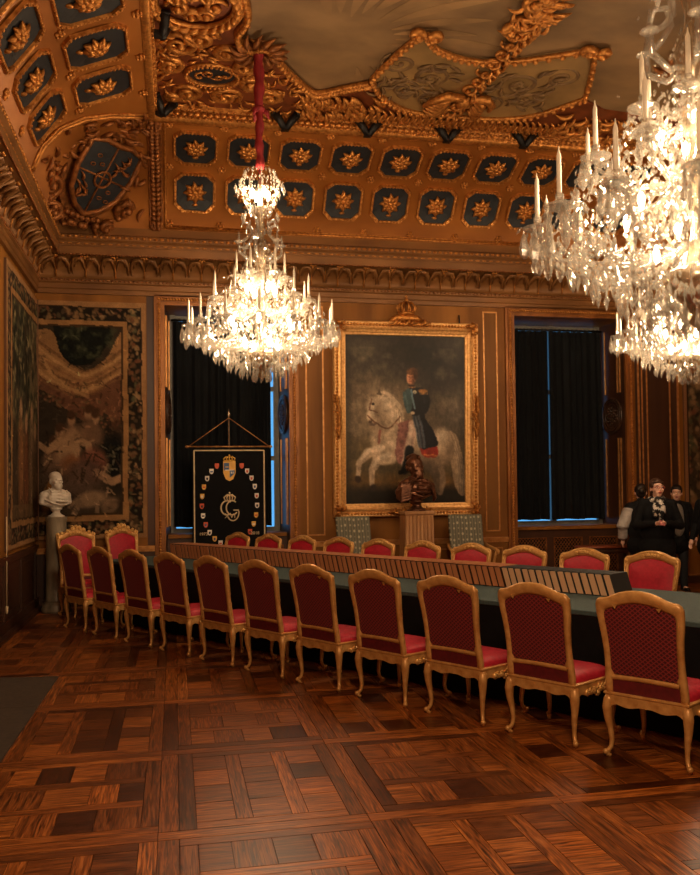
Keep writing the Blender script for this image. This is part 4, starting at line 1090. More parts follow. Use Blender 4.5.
for k in range(n):
    dark=k<15
    src=pd if dark else pb
    c=src if k in (0,15) else copy_tree(src)
    t=3.39+step*k; jit=random.uniform(-.006,.006)
    # local x must run along -T (camera right), y along N
    c.location=tn(t,6.19+jit,TZ); c.rotation_euler=(0,0,TH-PI/2)
    if k==0: lab='charcoal slipcase at the near right end of the long row, its whole dark side showing'
    elif k==n-1: lab='last red brown volume at the far left end of the long row, below the banner'
    elif dark: lab='upright volume with pale brown spine in a charcoal slipcase, between its neighbours in the row'
    else: lab='upright volume with red brown leather spine, between its neighbours in the long row'
    tag(c,lab,'book','charcoal cased volumes on the table' if dark else 'red brown volumes on the table')

# ------------------------------------------------------------------ armchairs by the wall
def make_arm():
    root=empty('armchair',(0,0,0)); w=.26
    mb=MB()
    def bk(u,v,h): return V((u,.24+.20*(v-.42)/.8-h,v))
    mb.prism([(-w,.42),(w,.42),(w,1.22),(-w,1.22)],bk,-.03,.05); o=mb.build('backrest',M['grey_seat'],root); bevel(o,.02)
    mb=MB(); mb.bb(-.28,.28,-.28,.24,.36,.47); bevel(mb.build('seat',M['grey_seat'],root),.03,3)
    mb=MB(); mb.bb(-.29,.29,-.29,.26,.31,.36); mb.build('seat_rail',M['chair_gold'],root)
    for sx in (-1,1):
        mb=MB(); mb.tube([(sx*.28,.33,.78),(sx*.31,.15,.74),(sx*.33,-.12,.72),(sx*.335,-.24,.70),(sx*.33,-.26,.66)],[.022,.024,.024,.03,.022],8); mb.tube([(sx*.33,-.20,.71),(sx*.31,-.12,.55),(sx*.285,-.14,.36)],[.02,.018,.022],8)
        mb.build('armrest',M['chair_gold'],root)
        for y,b in ((-.25,-.02),(.22,.05)):
            mb=MB(); mb.tube([(sx*.26,y,.32),(sx*.275,y+b*.3,.22),(sx*.26,y+b*.5,.08),(sx*.27,y+b,.0)],[.03,.026,.016,.02],8); mb.build('leg',M['chair_gold'],root)
    return root
a1=make_arm(); a2=copy_tree(a1)
a1.location=(2.62,12.05,0); a1.rotation_euler.z=.04; tag(a1,'grey dotted damask armchair below the left corner of the big painting','armchair','grey damask armchairs')
a2.location=(4.31,12.03,0); a2.rotation_euler.z=-.12; tag(a2,'grey dotted damask armchair right of the fluted pedestal, tilted against the wall','armchair','grey damask armchairs')

# ------------------------------------------------------------------ pedestals and busts
r=tag(empty('marble_column',(-1.60,12.30,0)),'round veined grey marble column carrying the white bust in the left corner','pedestal')
mb=MB(); mb.lathe([(.155,.14),(.142,.17),(.138,.6),(.134,1.22),(.14,1.25),(.145,1.29),(.145,1.30)],n=28); mb.build('shaft',M['marble_grey'],r)
mb=MB(); mb.lathe([(.20,0),(.20,.05),(.19,.06),(.195,.085),(.185,.11),(.165,.125),(.158,.14)],n=28); mb.build('base',M['marble_grey'],r)
def bust(name,loc,rz,mat,label,beard,helmet=False,sc=1):
    root=tag(empty(name,loc,rz),label,'bust')
    mb=MB(); mb.lathe([(.105,0),(.105,.015),(.07,.03),(.045,.06),(.05,.085),(.075,.10),(.075,.115)],n=20); mb.build('socle',mat,root)
    mb=MB()
    E=mb.ell
    mb.cap((0,.02,.13),(0,.02,.26),.075,.125,16); E((0,.02,.25),(.17,.105,.095),n=18,k=10)
    for sg in (-1,1):
        mb.cap((sg*.06,.02,.315),(sg*.155,.025,.275),.058,.064,14); mb.cap((sg*.155,.025,.27),(sg*.19,.02,.195),.060,.040,14); mb.cap((sg*.06,.01,.17),(sg*.18,.02,.19),.055,.035,12); E((sg*.07,-.05,.25),(.085,.06,.065),n=12,k=8)
    mb.cap((0,.02,.26),(0,.005,.38),.075,.058,14)
    E((0,.01,.485),(.076,.098,.098),n=18,k=12); E((0,-.03,.445),(.058,.066,.075),n=14,k=10)
    E((0,-.092,.455),(.013,.022,.026),n=8,k=6); E((0,-.080,.492),(.05,.018,.012),n=10,k=6)
    E((0,-.078,.425),(.028,.016,.012),n=8,k=6)
    for sg in (-1,1): E((sg*.077,.015,.465),(.012,.024,.034),n=8,k=6); E((sg*.038,-.055,.455),(.026,.03,.022),n=8,k=6)
    if beard: E((0,-.065,.395),(.048,.045,.055),n=12,k=8); E((0,-.05,.41),(.062,.05,.04),n=12,k=8)
    # drapery folds over the shoulders
    for j in range(5):
        z=.17+.034*j; mb.tube([(-.19+.02*j,-.01,z+.075),(-.11,-.088,z+.02),(.0,-.118+.008*j,z-.015+.01*j),(.11,-.092,z-.002),(.18-.01*j,-.02,z+.04)],[.010,.014,.013,.014,.010],6)
    if helmet:
        E((0,.03,.53),(.086,.105,.07),n=14,k=8); 
        for j in range(9): q=j/8; E((0,-.05+.2*q,.59+.02*math.sin(PI*q)),(.025,.03,.03),n=8,k=6)
        for k in range(10): E((random.uniform(-.07,.07),random.uniform(.05,.1),random.uniform(.44,.54)),(.026,.026,.026),n=8,k=6)
        for j in range(6): mb.tube([(.03+.03*j,-.08,.36-.01*j),(.13+.012*j,-.10,.29-.03*j),(.20,-.05,.20-.018*j),(.25,.0,.19-.01*j)],[.010,.016,.016,.008],6); mb.tube([(-.04-.03*j,-.08,.37-.012*j),(-.15,-.10,.30-.034*j),(-.23,-.05,.24-.026*j),(-.26,.02,.21-.012*j)],[.010,.017,.017,.008],6)
        mb.cap((-.10,.02,.30),(-.22,.02,.21),.07,.045,12); mb.cap((.10,.02,.30),(.21,.02,.22),.065,.04,12)
    else:
        E((0,.03,.53),(.079,.09,.065),n=14,k=8)
    o=blob('bust_figure',mb,mat,root,.007,3)
    root.scale=(sc,sc,sc); return root
bust('white_bust',(-1.60,12.30,1.30),.62,M['marble_white'],'white marble bust of a bearded man with draped shoulders on the grey column',True,sc=1.05)
root=tag(empty('fluted_pedestal',(3.56,12.32,0)),'pale brown fluted pedestal below the painting, carrying the dark bronze bust','pedestal')
mb=MB(); w0,w1=.235,.215
mb.hexa([(-w0,-.16,.16),(w0,-.16,.16),(w0,.2,.16),(-w0,.2,.16),(-w1,-.15,1.24),(w1,-.15,1.24),(w1,.19,1.24),(-w1,.19,1.24)])
for k in range(8):
    u=-1+2*k/7; mb.tube([(u*.21,-.165,.20),(u*.192,-.155,1.22)],[.020,.018],8)
mb.build('shaft',M['pedestal'],root)
mb=MB(); mb.bb(-.27,.27,-.2,.24,0,.10); mb.bb(-.25,.25,-.18,.22,.10,.16); mb.bb(-.235,.235,-.17,.21,1.24,1.29); bevel(mb.build('plinth',M['pedestal'],root),.008)
bz=bust('bronze_bust',(3.56,12.33,1.29),.35,M['bronze'],'dark bronze bust in swirling drapery on the fluted pedestal before the painting',True,True,1.36)
# ------------------------------------------------------------------ banner on a stand
BY=12.765
root=tag(empty('banner',(.80,BY,0)),'black velvet banner with a ring of small shields and a crowned monogram','banner')
mb=MB(); mb.lathe([(.12,0),(.12,.02),(.05,.04),(.02,.06)],n=20); mb.tube([(0,.03,.05),(0,.03,2.74)],.012,8); mb.lathe([(.012,2.72),(.024,2.75),(.015,2.78),(.004,2.83)],c=(0,.03,0),n=10)
mb.build('pole',M['silver'],root)
mb=MB(); mb.tube([(-.585,0,2.272),(.585,0,2.272)],.011,8); mb.ell((-.595,0,2.272),(.03,.02,.02)); mb.ell((.595,0,2.272),(.03,.02,.02)); mb.build('crossbar',M['gold_line'],root)
mb=MB(); 
for s in (-1,1): mb.tube([(s*.57,0,2.28),(0,.015,2.70)],.007,6)
mb.build('cord',M['gold_line'],root)
mb=MB(); bx0,bx1,bz0,bz1=-.53,.53,.62,2.245
mb.grid(lambda u,v:V((bx0+(bx1-bx0)*u,.006*math.sin(u*7)-.0,bz0+(bz1-bz0)*v)),24,8); mb.grid(lambda u,v:V((bx0+(bx1-bx0)*u,.006*math.sin(u*7)+.006,bz0+(bz1-bz0)*v)),24,8)
bc=mb.build('banner_cloth',M['banner_black'],root,fix=False)
def bp2(u,v,h): return V((u,.006*math.sin((u-bx0)/(bx1-bx0)*7)-.002-h,v))
def bstrip(mb,pts,r,mi=0): mb.tube([bp2(u,v,.002) for u,v in pts],r,6,mi=mi,flat=.4,up=(0,1,0))
mb=MB(); k=np.linspace(0,1,14)
bstrip(mb,[(bx0+.03,bz0+(bz1-.03-bz0)*t) for t in k],.011); bstrip(mb,[(bx1-.03,bz0+(bz1-.03-bz0)*t) for t in k],.011); bstrip(mb,[(bx0+.03+(bx1-bx0-.06)*t,bz1-.03) for t in k],.011)
mb.build('braid_border',M['cream'],bc)
# the ring of county-like shields
EM=[M['emb_gold'],M['emb_red'],M['emb_blue'],M['emb_white'],M['coffer_dark']]
Rr=random.Random(3); root.scale=(1.034,1,1.006)
def shieldpoly(cx,cz,w,h): return [(cx-w,cz+h),(cx+w,cz+h),(cx+w,cz-h*.2),(cx+w*.6,cz-h*.8),(cx,cz-h),(cx-w*.6,cz-h*.8),(cx-w,cz-h*.2)]
ring_=[]
for k in range(27):
    q=PI/2+2*PI*(k/27)
    if abs(q-PI/2)<.28 or abs(q-PI/2-2*PI)<.28: continue
    ring_.append((.395*math.cos(q),1.43+.62*math.sin(q)))
for cx,cz in ring_:
    mb=MB(); a=Rr.choice([0,1,3,0,3]); mb.prism(shieldpoly(cx,cz,.030,.040),bp2,.0,.003,a)
    b_=Rr.choice([1,2,3,4,1]); 
    if b_!=a:
        if Rr.random()<.5: mb.prism([(cx-.02,cz-.012),(cx+.02,cz-.012),(cx+.02,cz+.008),(cx-.02,cz+.008)],bp2,.003,.005,b_)
        else: mb.prism(shieldpoly(cx,cz-.004,.014,.02),bp2,.003,.005,b_)
    mb.build('embroidered_shield',EM,bc)
mb=MB(); cx,cz=0,1.93
mb.prism(shieldpoly(cx,cz-.02,.088,.15),bp2,0,.004,0)
mb.prism([(0.004,cz-.01),(.078,cz-.01),(.078,cz+.10),(.004,cz+.10)],bp2,.004,.006,0); mb.prism([(-.078,cz-.01),(-.004,cz-.01),(-.004,cz+.10),(-.078,cz+.10)],bp2,.004,.006,2)
mb.prism([(-.070,cz-.06),(-.004,cz-.12),(-.004,cz-.01),(-.078,cz-.01)],bp2,.004,.006,0); mb.prism([(.004,cz-.12),(.070,cz-.06),(.078,cz-.01),(.004,cz-.01)],bp2,.004,.006,2)
for s in (-.055,-.03): mb.prism([(s,cz+.03),(s+.014,cz+.03),(s+.014,cz+.05),(s,cz+.05)],bp2,.006,.008,0)
for s in (.02,.045): mb.prism([(s,cz-.06),(s+.014,cz-.06),(s+.014,cz-.03),(s,cz-.03)],bp2,.006,.008,3)
mb.prism([(-.06,cz+.0),(.06,cz+.0),(.06,cz-.012),(-.06,cz-.012)],bp2,.006,.008,3)
for j in range(5): x=-.06+.03*j; mb.tube([bp2(x*1.2,cz+.13,.004),bp2(x*1.35,cz+.165,.004),bp2(x*.6,cz+.195,.004)],.010,5,mi=0)
mb.ell(bp2(0,cz+.21,.006),(.012,.006,.016),n=6,k=4,mi=0); bstrip(mb,[(-.08,cz+.135),(.08,cz+.135)],.012,0)
mb.build('large_crowned_shield',EM,bc)
# monogram: two interlaced letters, numerals, crown above
mb=MB(); cz=1.33
def arc(cx,cz,rx,rz,a0,a1,n=16): return [(cx+rx*math.cos(a),cz+rz*math.sin(a)) for a in np.linspace(a0,a1,n)]
bstrip(mb,arc(-.04,cz+.035,.085,.105,.9,5.4),.012); bstrip(mb,arc(.035,cz+.035,.085,.105,.9,5.6),.011)
bstrip(mb,arc(.045,cz-.035,.085,.12,.2,-2.6),.010); bstrip(mb,[(.05,cz+.0),(.13,cz+.0)],.010)
for j in range(5): x=-.055+.0275*j; mb.tube([bp2(x*1.15,cz+.145,.004),bp2(x*1.5,cz+.19,.004),bp2(x*.5,cz+.235,.004)],.010,5)
bstrip(mb,[(-.075,cz+.14),(.075,cz+.14)],.012); mb.ell(bp2(0,cz+.255,.006),(.014,.006,.016),n=6,k=4)
mb.build('crowned_monogram',M['cream'],bc)
RX=Matrix.Rotation(PI/2,4,'X')
text_mesh('numerals','XVI',.10,M['cream'],bc,Matrix.Translation((.005,-.014,1.245))@RX,.003)
text_mesh('year_lettering','1973',.062,M['cream'],bc,Matrix.Translation((-.375,-.012,.985))@RX,.003)
text_mesh('year_lettering','2018',.062,M['cream'],bc,Matrix.Translation((.36,-.012,.985))@RX,.003)

# ------------------------------------------------------------------ big painting (a generic rider on a pale horse)
P=Paint(190,262,(62,54,44))
n1_=P.fbm(4,1,5); n2_=P.fbm(9,2,5)
P.blend((n1_-.45)*2.2*(P.y<.95),(104,94,78)); P.blend((.45-n1_)*2.0*(P.y<.6),(34,30,26))
P.ell(.30,.62,.34,.30,(158,140,116),10,.7,.85); P.ell(.25,.20,.2,.12,(96,88,74),30,.6,.6); P.ell(.94,.62,.18,.16,(140,128,112),-30,.7,.7); P.ell(.75,.18,.35,.16,(36,32,27),0,.8,.95); P.ell(.96,.05,.12,.12,(120,112,98),0,.9,.5)
P.blend((n2_-.55)*2*((P.y>.1)&(P.y<.9)),(132,120,100))
P.blend(np.clip((P.y-.78)/.12,0,1)*(.75),(112,98,70)); P.blend(np.clip((P.y-1.10)/.10,0,1)*.9,(128,98,52)); P.blend(np.clip((P.y-1.20)/.08,0,1)*.95,(36,29,20))
P.blend((n2_-.5)*1.6*(P.y>.85),(70,62,44))
def sp(x,y): return ((x-72)/506,(y-35)/506)
def PO(pts,c,al=1): P.poly([sp(*q) for q in pts],c,al)
def LI(pts,w,c,al=1): P.line([sp(*q) for q in pts],[q/506 for q in w] if isinstance(w,list) else w/506,c,al)
def EL(x,y,rx,ry,c,rot=0,soft=.2,al=1): cx,cy=sp(x,y); P.ell(cx,cy,rx/506,ry/506,c,rot,soft,al)
W1,W2,W3,W4=(178,160,138),(206,190,168),(138,120,100),(104,90,74)
def SM_(pts): return smooth(pts+[pts[0]],5)
PO(SM_([(486,435),(520,432),(548,470),(562,560),(574,640),(572,700),(545,692),(520,610),(505,520)]),(150,132,110))
for k in range(9): LI(smooth([(500+4*k,445),(532+3*k,520),(545+3*k,600),(548+3*k,690)],4),3,((190,172,148),(120,104,86),(170,152,130))[k%3],.8)
LI([(440,540),(466,610),(480,640),(468,690)],[40,22,14,11],W3); LI([(410,550),(448,610),(456,680)],[30,16,10],W4); EL(470,505,56,76,W3,5); EL(455,480,44,50,W1,10,.6)
EL(330,486,142,58,W1,8); EL(330,520,120,30,W3,10,.6,.8); EL(228,472,50,68,W1,-10); EL(262,492,60,40,W2,20,.6,.6); EL(215,500,30,40,W3,0,.6,.6); EL(480,450,30,26,W2,0,.7,.7)
PO(SM_([(205,268),(240,268),(285,300),(312,350),(308,430),(262,470),(205,455),(196,400),(210,350)]),W1); EL(262,330,34,60,W2,-35,.6,.7); EL(222,400,26,50,W3,10,.6,.6)
for k in range(10): LI(smooth([(214+7*k,268+6*k),(250+6*k,290+8*k),(268+4*k,340+9*k)],3),2.5,((214,198,176),(150,132,110))[k%2],.7)
EL(190,322,33,34,W1,35); PO(SM_([(166,318),(200,330),(206,370),(196,398),(168,398),(160,370)]),W1); EL(178,352,13,34,W2,8,.5,.8); EL(204,352,10,24,W3,0,.5,.7); PO([(172,286),(170,254),(196,280)],W3); PO([(202,278),(212,256),(226,284)],W4)
EL(187,318,6,5,(44,34,28)); EL(172,392,8,7,(92,76,64)); EL(182,402,14,6,(112,94,82)); LI(smooth([(164,368),(200,400),(250,420),(300,372)],4),2.5,(110,78,58)); LI([(170,345),(204,352)],2,(110,78,58)); LI([(178,300),(172,345)],2,(110,78,58)); LI([(216,430),(204,500)],5,(140,84,74),.7)
LI([(228,505),(166,520),(128,560),(120,615)],[30,20,13,9],W1); LI([(220,498),(166,512),(134,548)],[14,9,5],W2,.8); EL(120,628,13,15,(64,50,40)); LI([(262,536),(202,552),(178,592),(178,650)],[30,22,13,10],W1); LI([(250,528),(206,544),(186,575)],[13,9,5],W2,.8); EL(182,664,13,14,(64,50,40))
PO(SM_([(292,400),(350,385),(356,470),(348,520),(310,570),(278,530)]),(142,104,96))
for k in range(60): EL(random.uniform(285,350),random.uniform(400,555),4,4,random.choice(((176,136,124),(112,78,76),(160,120,104))),0,.4,.7)
PO(SM_([(380,490),(440,492),(456,505),(450,538),(396,534)]),(150,60,44)); LI([(400,530),(450,532)],3,(196,130,80))
LI(smooth([(352,400),(346,450),(330,520),(320,570)],4),17,(178,156,140)); LI([(346,410),(336,500)],[8,6],(206,188,170),.8); LI([(338,508),(326,560),(318,596)],[17,15,14],(30,25,22)); LI([(330,594),(298,602)],8,(26,21,19))
PO(SM_([(340,262),(372,248),(404,258),(414,320),(404,372),(438,430),(458,486),(420,502),(388,500),(362,400),(338,330)]),(27,27,34)); EL(420,450,16,40,(44,42,48),-20,.6,.6)
for k in range(7): LI([(352+4*k,350),(366+5*k,430),(380+4*k,500)],3,((92,104,112),(60,66,76),(120,120,124))[k%3],.75)
PO(SM_([(312,268),(330,256),(348,254),(352,330),(332,356),(314,318)]),(76,98,100)); LI([(322,270),(330,340)],4,(104,124,124),.7); LI(smooth([(404,275),(414,305),(400,345),(356,352)],4),13,(30,29,34)); LI([(398,276),(404,310)],4,(52,50,56),.6); EL(350,354,9,7,(196,176,150))
EL(396,262,20,8,(176,128,74)); 
for k in range(6): LI([(384+6*k,264),(385+6*k,276)],2,(196,150,92))
EL(362,268,9,9,(196,184,150)); EL(362,268,4,4,(110,110,116)); LI([(344,256),(362,335)],4,(110,134,144)); PO([(334,240),(360,236),(366,254),(338,258)],(60,40,36)); LI([(336,250),(364,246)],2,(190,150,90))
EL(345,208,17,27,(192,140,108)); EL(338,212,7,18,(208,160,128),0,.6,.7); EL(356,214,7,20,(140,94,70),0,.6,.8); EL(350,182,22,14,(100,70,46),-10); EL(364,196,10,20,(82,56,38)); EL(338,186,10,8,(124,88,58),-30)
EL(338,204,3,2,(60,40,32)); EL(349,204,3,2,(60,40,32)); LI([(342,206),(340,216)],1.5,(150,100,76)); LI([(337,223),(346,223)],1.6,(140,74,62)); EL(353,221,4,8,(110,76,56),0,.5,.8)
P.warp(.012,14,31); P.blur(1)
n4_=P.fbm(26,5,4); P.a*=(.80+.40*n4_)[...,None]; P.a*=(.9+.2*P.fbm(60,6,2,1,.4))[...,None]
P.a=np.clip(P.a,0,1)**1.3*1.08
P.blend(np.clip(.5-np.minimum(np.minimum(P.x,1-P.x),np.minimum(P.y,262/190-P.y))*7,0,.35),(26,22,18))
root=tag(empty('framed_painting',(3.515,B-.02,1.20)),'huge gold-framed painting of a rider on a rearing white horse','painting')
fw,fh=2.31,2.99; bw=.20
def fpoint(x,z,d): return V((x,-d-.10*z/fh,z))     # leans forward slightly from the wall
prof=[(0,0),(0,.085),(.02,.105),(.05,.10),(.075,.085),(.11,.10),(.135,.07),(.16,.06),(.175,.045),(.195,.04),(.205,.012),(.205,0)]
mb=MB(); vs=[]
for o_,d in prof: vs+=[fpoint(-fw/2+o_,o_,d),fpoint(fw/2-o_,o_,d),fpoint(fw/2-o_,fh-o_,d),fpoint(-fw/2+o_,fh-o_,d)]
mb.add(vs,[(i*4+k,i*4+(k+1)%4,(i+1)*4+(k+1)%4,(i+1)*4+k) for i in range(len(prof)-1) for k in range(4)]); fr_=mb.build('frame',M['frame_gold'],root)
mb=MB()
for (x0,z0,x1,z1) in ((-fw/2,0,fw/2,0),(-fw/2,fh,fw/2,fh),(-fw/2,0,-fw/2,fh),(fw/2,0,fw/2,fh)):
    L=math.hypot(x1-x0,z1-z0); k=int(L/.05); ix=.05*(-1 if x0>0 and x1>0 else 1) if x0==x1 else 0; iz=(.05 if z0==0 else -.05) if z0==z1 else 0
    for j in range(k): t=(j+.5)/k; mb.ell(fpoint(x0+(x1-x0)*t+ix,z0+(z1-z0)*t+iz,.10),(.024,.014,.024),n=6,k=4)
for sx in (-1,1):
    for zz in (0,fh):
        s=1 if zz==0 else -1
        for k in range(6): leaf(mb,fpoint,sx*(fw/2-.10),zz+s*.10,random.random()*6.3,.12,.022,.11)
    for k in range(12): leaf(mb,fpoint,sx*(fw/2-.06),fh/2-.3+.05*k,1.2+random.random()*.7,.14,.025,.10)
for zz in (.06,fh-.06):
    for k in range(12): leaf(mb,fpoint,-.3+.05*k,zz,random.random()*.7,.14,.025,.10)
mb.build('frame_ornament',M['gold'],fr_)
cx0,cz0=fw/2-bw,bw
P.mesh('canvas',lambda u,v:fpoint(-cx0+2*cx0*u,fh-bw-(fh-2*bw)*v,.015),M['paint_attr'],root)
mb=MB(); mb.tube([fpoint(-.27,fh+.01,.05),fpoint(-.16,fh+.06,.07),fpoint(.16,fh+.06,.07),fpoint(.27,fh+.01,.05)],[.03,.06,.06,.03],8)
mb.lathe([(.12,fh+.10),(.13,fh+.13),(.11,fh+.15)],c=(0,-.17,0),n=18)
for k in range(8):
    q=2*PI*k/8; mb.tube([(.115*math.cos(q),-.17+.115*math.sin(q),fh+.14),(.15*math.cos(q),-.17+.15*math.sin(q),fh+.22),(.10*math.cos(q),-.17+.10*math.sin(q),fh+.29),(0,-.17,fh+.30)],[.016,.018,.015,.01],6)
mb.ell((0,-.17,fh+.335),.035); mb.tube([(0,-.17,fh+.36),(0,-.17,fh+.41)],.01,6); mb.tube([(-.025,-.17,fh+.39),(.025,-.17,fh+.39)],.009,6)
mb.build('crown_crest',M['gold'],root)
mb=MB(); mb.tube([(.90,-.05,fh-.02),(.90,-.02,fh+.16)],.012,6); mb.build('hanger',M['iron'],root)

# ------------------------------------------------------------------ tapestries
TZ0,TZ1=.965,4.39; LY=10.46
WL=B-LY; WR=1.54; W_=WL+WR; hh=(TZ1-TZ0)/W_
P=Paint(270,int(270*hh),(60,48,36))
n1_=P.fbm(7,11,5); n2_=P.fbm(16,12,5); n3_=P.fbm(40,13,3)
P.blend((n1_-.42)*3,(92,74,52)); P.blend((.5-n2_)*2.4,(30,27,22))
cu=WL/W_     # corner column
# left half: trees, pale trunk light, standing figures
P.ell(.22,.20,.12,.22,(30,32,26),0,.5,.9); P.ell(.36,.30,.10,.2,(52,50,38),0,.6,.8); P.blend((n2_-.5)*3*(P.x<cu)*(P.y<.5),(120,110,80))
for x in (.20,.34,.46): P.line([(x,.85),(x+.02,.5),(x-.01,.1)],[.02,.016,.01],(56,44,32))
P.ell(.48,.38,.07,.18,(124,108,78),0,.8,.6)
for k in range(260):
    x,y=random.uniform(.09,cu),random.uniform(.1,.5); P.ell(x,y,random.uniform(.006,.016),random.uniform(.008,.02),random.choice(((34,38,28),(70,68,46),(104,96,66),(134,120,86),(50,50,36),(22,24,20))),random.random()*180,.5,.8)
for x,y,c in ((.24,.56,(140,98,62)),(.34,.60,(116,72,48)),(.45,.56,(132,108,80)),(.52,.62,(86,66,48))):
    P.ell(x,y+.06,.05,.16,c,0,.4,.9); P.ell(x+.005,y-.13,.026,.034,(150,118,88),0,.3)
    for k in range(6): P.line([(x-.05+.02*k,y-.05),(x-.04+.02*k,y+.2)],.004,tuple(int(q*.55) for q in c),.8)
# right half: hung drape above, reclining figures, hound
ox=cu
def tp(x,y): return (ox+x*(1-cu)/.94,y*hh)
def TP(pts,c,al=1): P.poly([tp(*q) for q in pts],c,al)
def TE(x,y,rx,ry,c,rot=0,soft=.25,al=1): a=tp(x,y); P.ell(a[0],a[1],rx*(1-cu),ry*hh,c,rot,soft,al)
def TL(pts,w,c,al=1): P.line([tp(*q) for q in pts],w,c,al)
TP([(0,.10),(.8,.10),(.8,.9),(0,.9)],(48,40,32),.8); TP(smooth([(.15,.11),(.62,.11),(.58,.20),(.45,.26),(.28,.26),(.18,.20),(.15,.11)],6),(22,24,21)); P.blend((n3_-.5)*3*(P.x>ox)*(P.y<.24*hh),(60,62,44))
TP(smooth([(-.06,.12),(.14,.13),(.22,.23),(.40,.29),(.58,.24),(.72,.12),(.84,.12),(.84,.29),(.62,.36),(.42,.40),(.2,.37),(-.06,.30),(-.06,.12)],7),(140,104,68))
TP(smooth([(-.04,.28),(.2,.37),(.42,.40),(.84,.29),(.84,.64),(.68,.60),(.60,.47),(.40,.50),(.12,.40),(-.04,.34),(-.04,.28)],6),(98,66,48))
for k in range(420):
    x,y=random.uniform(0,.8),random.uniform(.34,.60)
    if y<.38+.28*abs(x-.42)-.1*(x<.42) or (x<.55 and y>.40+.22*x): continue
    TE(x,y,.012,.006,random.choice(((128,90,60),(72,46,36),(112,72,50),(84,70,48))),random.random()*180,.4,.9)
for j in range(6):
    y0=.13+.03*j; TL(smooth([(-.02,y0+.02),(.16,y0+.09),(.40,y0*.7+.20),(.62,y0*.7+.15),(.84,y0+.01)],6),.005,((96,66,42),(172,134,92),(118,84,54))[j%3],.5)
TL(smooth([(.0,.16),(.10,.28),(.26,.36),(.44,.40)],5),.006,(160,122,82),.7)
TE(.66,.66,.13,.12,(18,19,18),0,.4)
for k in range(40):
    a=random.random()*6.3; x_,y_=random.uniform(.56,.76),random.uniform(.60,.72); TL([(x_,y_),(x_+.04*math.cos(a),y_+.03*math.sin(a))],.0028,random.choice(((108,100,80),(70,66,50),(44,42,34))),.8)
S_=(150,118,88)
for x,y in ((.30,.50),(.44,.47),(.50,.49),(.20,.55),(.14,.60)): TE(x,y,.035,.028,S_); TE(x,y-.02,.038,.02,(70,48,34)); TE(x-.01,y+.07,.07,.05,(108,82,62),0,.4)
TE(.28,.62,.10,.09,S_,20); TL([(.20,.58),(.10,.63),(.02,.60)],.012,S_); TL([(.34,.58),(.44,.60),(.46,.66)],.012,S_); TE(.30,.70,.10,.05,(150,92,52)); TE(.48,.68,.12,.06,(112,70,54),20); TE(.42,.72,.16,.05,(84,60,50),10); TL([(.5,.72),(.64,.76),(.74,.74)],.014,S_)
TE(.28,.78,.28,.10,(84,66,54),0,.5,.9); TE(.12,.80,.05,.08,(150,104,54),15)
for k in range(24): a,b_=random.uniform(.1,.66),random.uniform(.58,.82); TL([(a,b_),(a+random.uniform(-.07,.07),b_+random.uniform(.0,.06))],.003,random.choice(((44,34,26),(150,122,92),(58,42,32))),.8)
TE(.46,.83,.14,.035,(128,104,80),-12); TE(.62,.86,.07,.04,(120,96,74),30); TL([(.36,.84),(.30,.90)],.010,(120,98,76)); TL([(.52,.86),(.5,.92)],.008,(120,98,76)); TL([(.36,.82),(.27,.86)],.006,(120,98,76))
for k in range(30): TE(random.uniform(.3,.75),random.uniform(.90,.94),.02,.008,random.choice(((36,32,24),(98,84,56),(64,60,40))))
P.blend(((P.y>.84*hh)&(P.x<ox))*.7,(96,76,52)); P.blend((n2_-.5)*2*(P.y>.84*hh),(60,48,34))
# floral border all round
bwid=.082; inb=(P.x<bwid)|(P.x>1-bwid)|(P.y<bwid)|(P.y>hh-bwid)
P.blend(inb*1.,(34,28,23)); 
r_=random.Random(9)
def bpos():
    e=r_.random()*(2+2*hh)
    m=bwid*r_.uniform(.28,.86)
    if e<1: return e,m
    if e<2: return e-1,hh-m
    if e<2+hh: return m,e-2
    return 1-m,e-2-hh
for k in range(900):
    x,y=bpos(); c=r_.choice(((128,100,66),(106,80,54),(104,66,44),(82,80,56),(148,120,84),(70,56,40),(92,64,44),(120,92,60)))
    P.ell(x,y,r_.uniform(.004,.013),r_.uniform(.003,.009),c,r_.random()*180,.3,.9)
for m0,m1,c in ((0,.018,(150,112,74)),(.018,.022,(50,38,28)),(bwid-.012,bwid+.008,(146,108,68)),(bwid+.008,bwid+.014,(60,44,30))):
    e=np.minimum(np.minimum(P.x,1-P.x),np.minimum(P.y,hh-P.y)); P.blend(((e>=m0)&(e<m1))*1.,c)
P.a*=(.86+.28*n3_)[...,None]
P.warp(.010,18,41)
for k in range(700):
    x,y=r_.uniform(bwid,1-bwid),r_.uniform(bwid+.02,hh-bwid)
    c=P.a[int(y*P.w) if int(y*P.w)<P.h else P.h-1,int(x*P.w)]*255; q=r_.choice((.6,.72,1.3,1.45)); a_=r_.random()*6.3; L_=r_.uniform(.006,.022)
    P.line([(x,y),(x+L_*math.cos(a_),y+L_*math.sin(a_))],.0022,tuple(np.clip(c*q,12,190)),.75)
root=tag(empty('tapestry',(LW,B,TZ0)),'large old tapestry of figures under a drape, folded round the left corner of the room','tapestry')
def tfold(off):
    def f(u,v):
        s=u*W_; z=(1-v)*(TZ1-TZ0)
        if s<WL: return V((off,-(WL-s) if s<WL-off else -off,z))
        return V((max(off,s-WL),-off,z))
    return f
P.mesh('woven_face',tfold(.035),M['tap_attr'],root)
mb=MB(); 
f2=tfold(.034); f3=tfold(.004)
mb.grid(f3,24,6); mb.grid(lambda u,v:f2(u,1)*(1-v)+f3(u,1)*v,24,1); mb.grid(lambda u,v:f2(u,0)*(1-v)+f3(u,0)*v,24,1); mb.grid(lambda u,v:f2(1,u)*(1-v)+f3(1,u)*v,6,1); mb.grid(lambda u,v:f2(0,u)*(1-v)+f3(0,u)*v,6,1)
mb.build('backing',M['plaster'],root,fix=False)
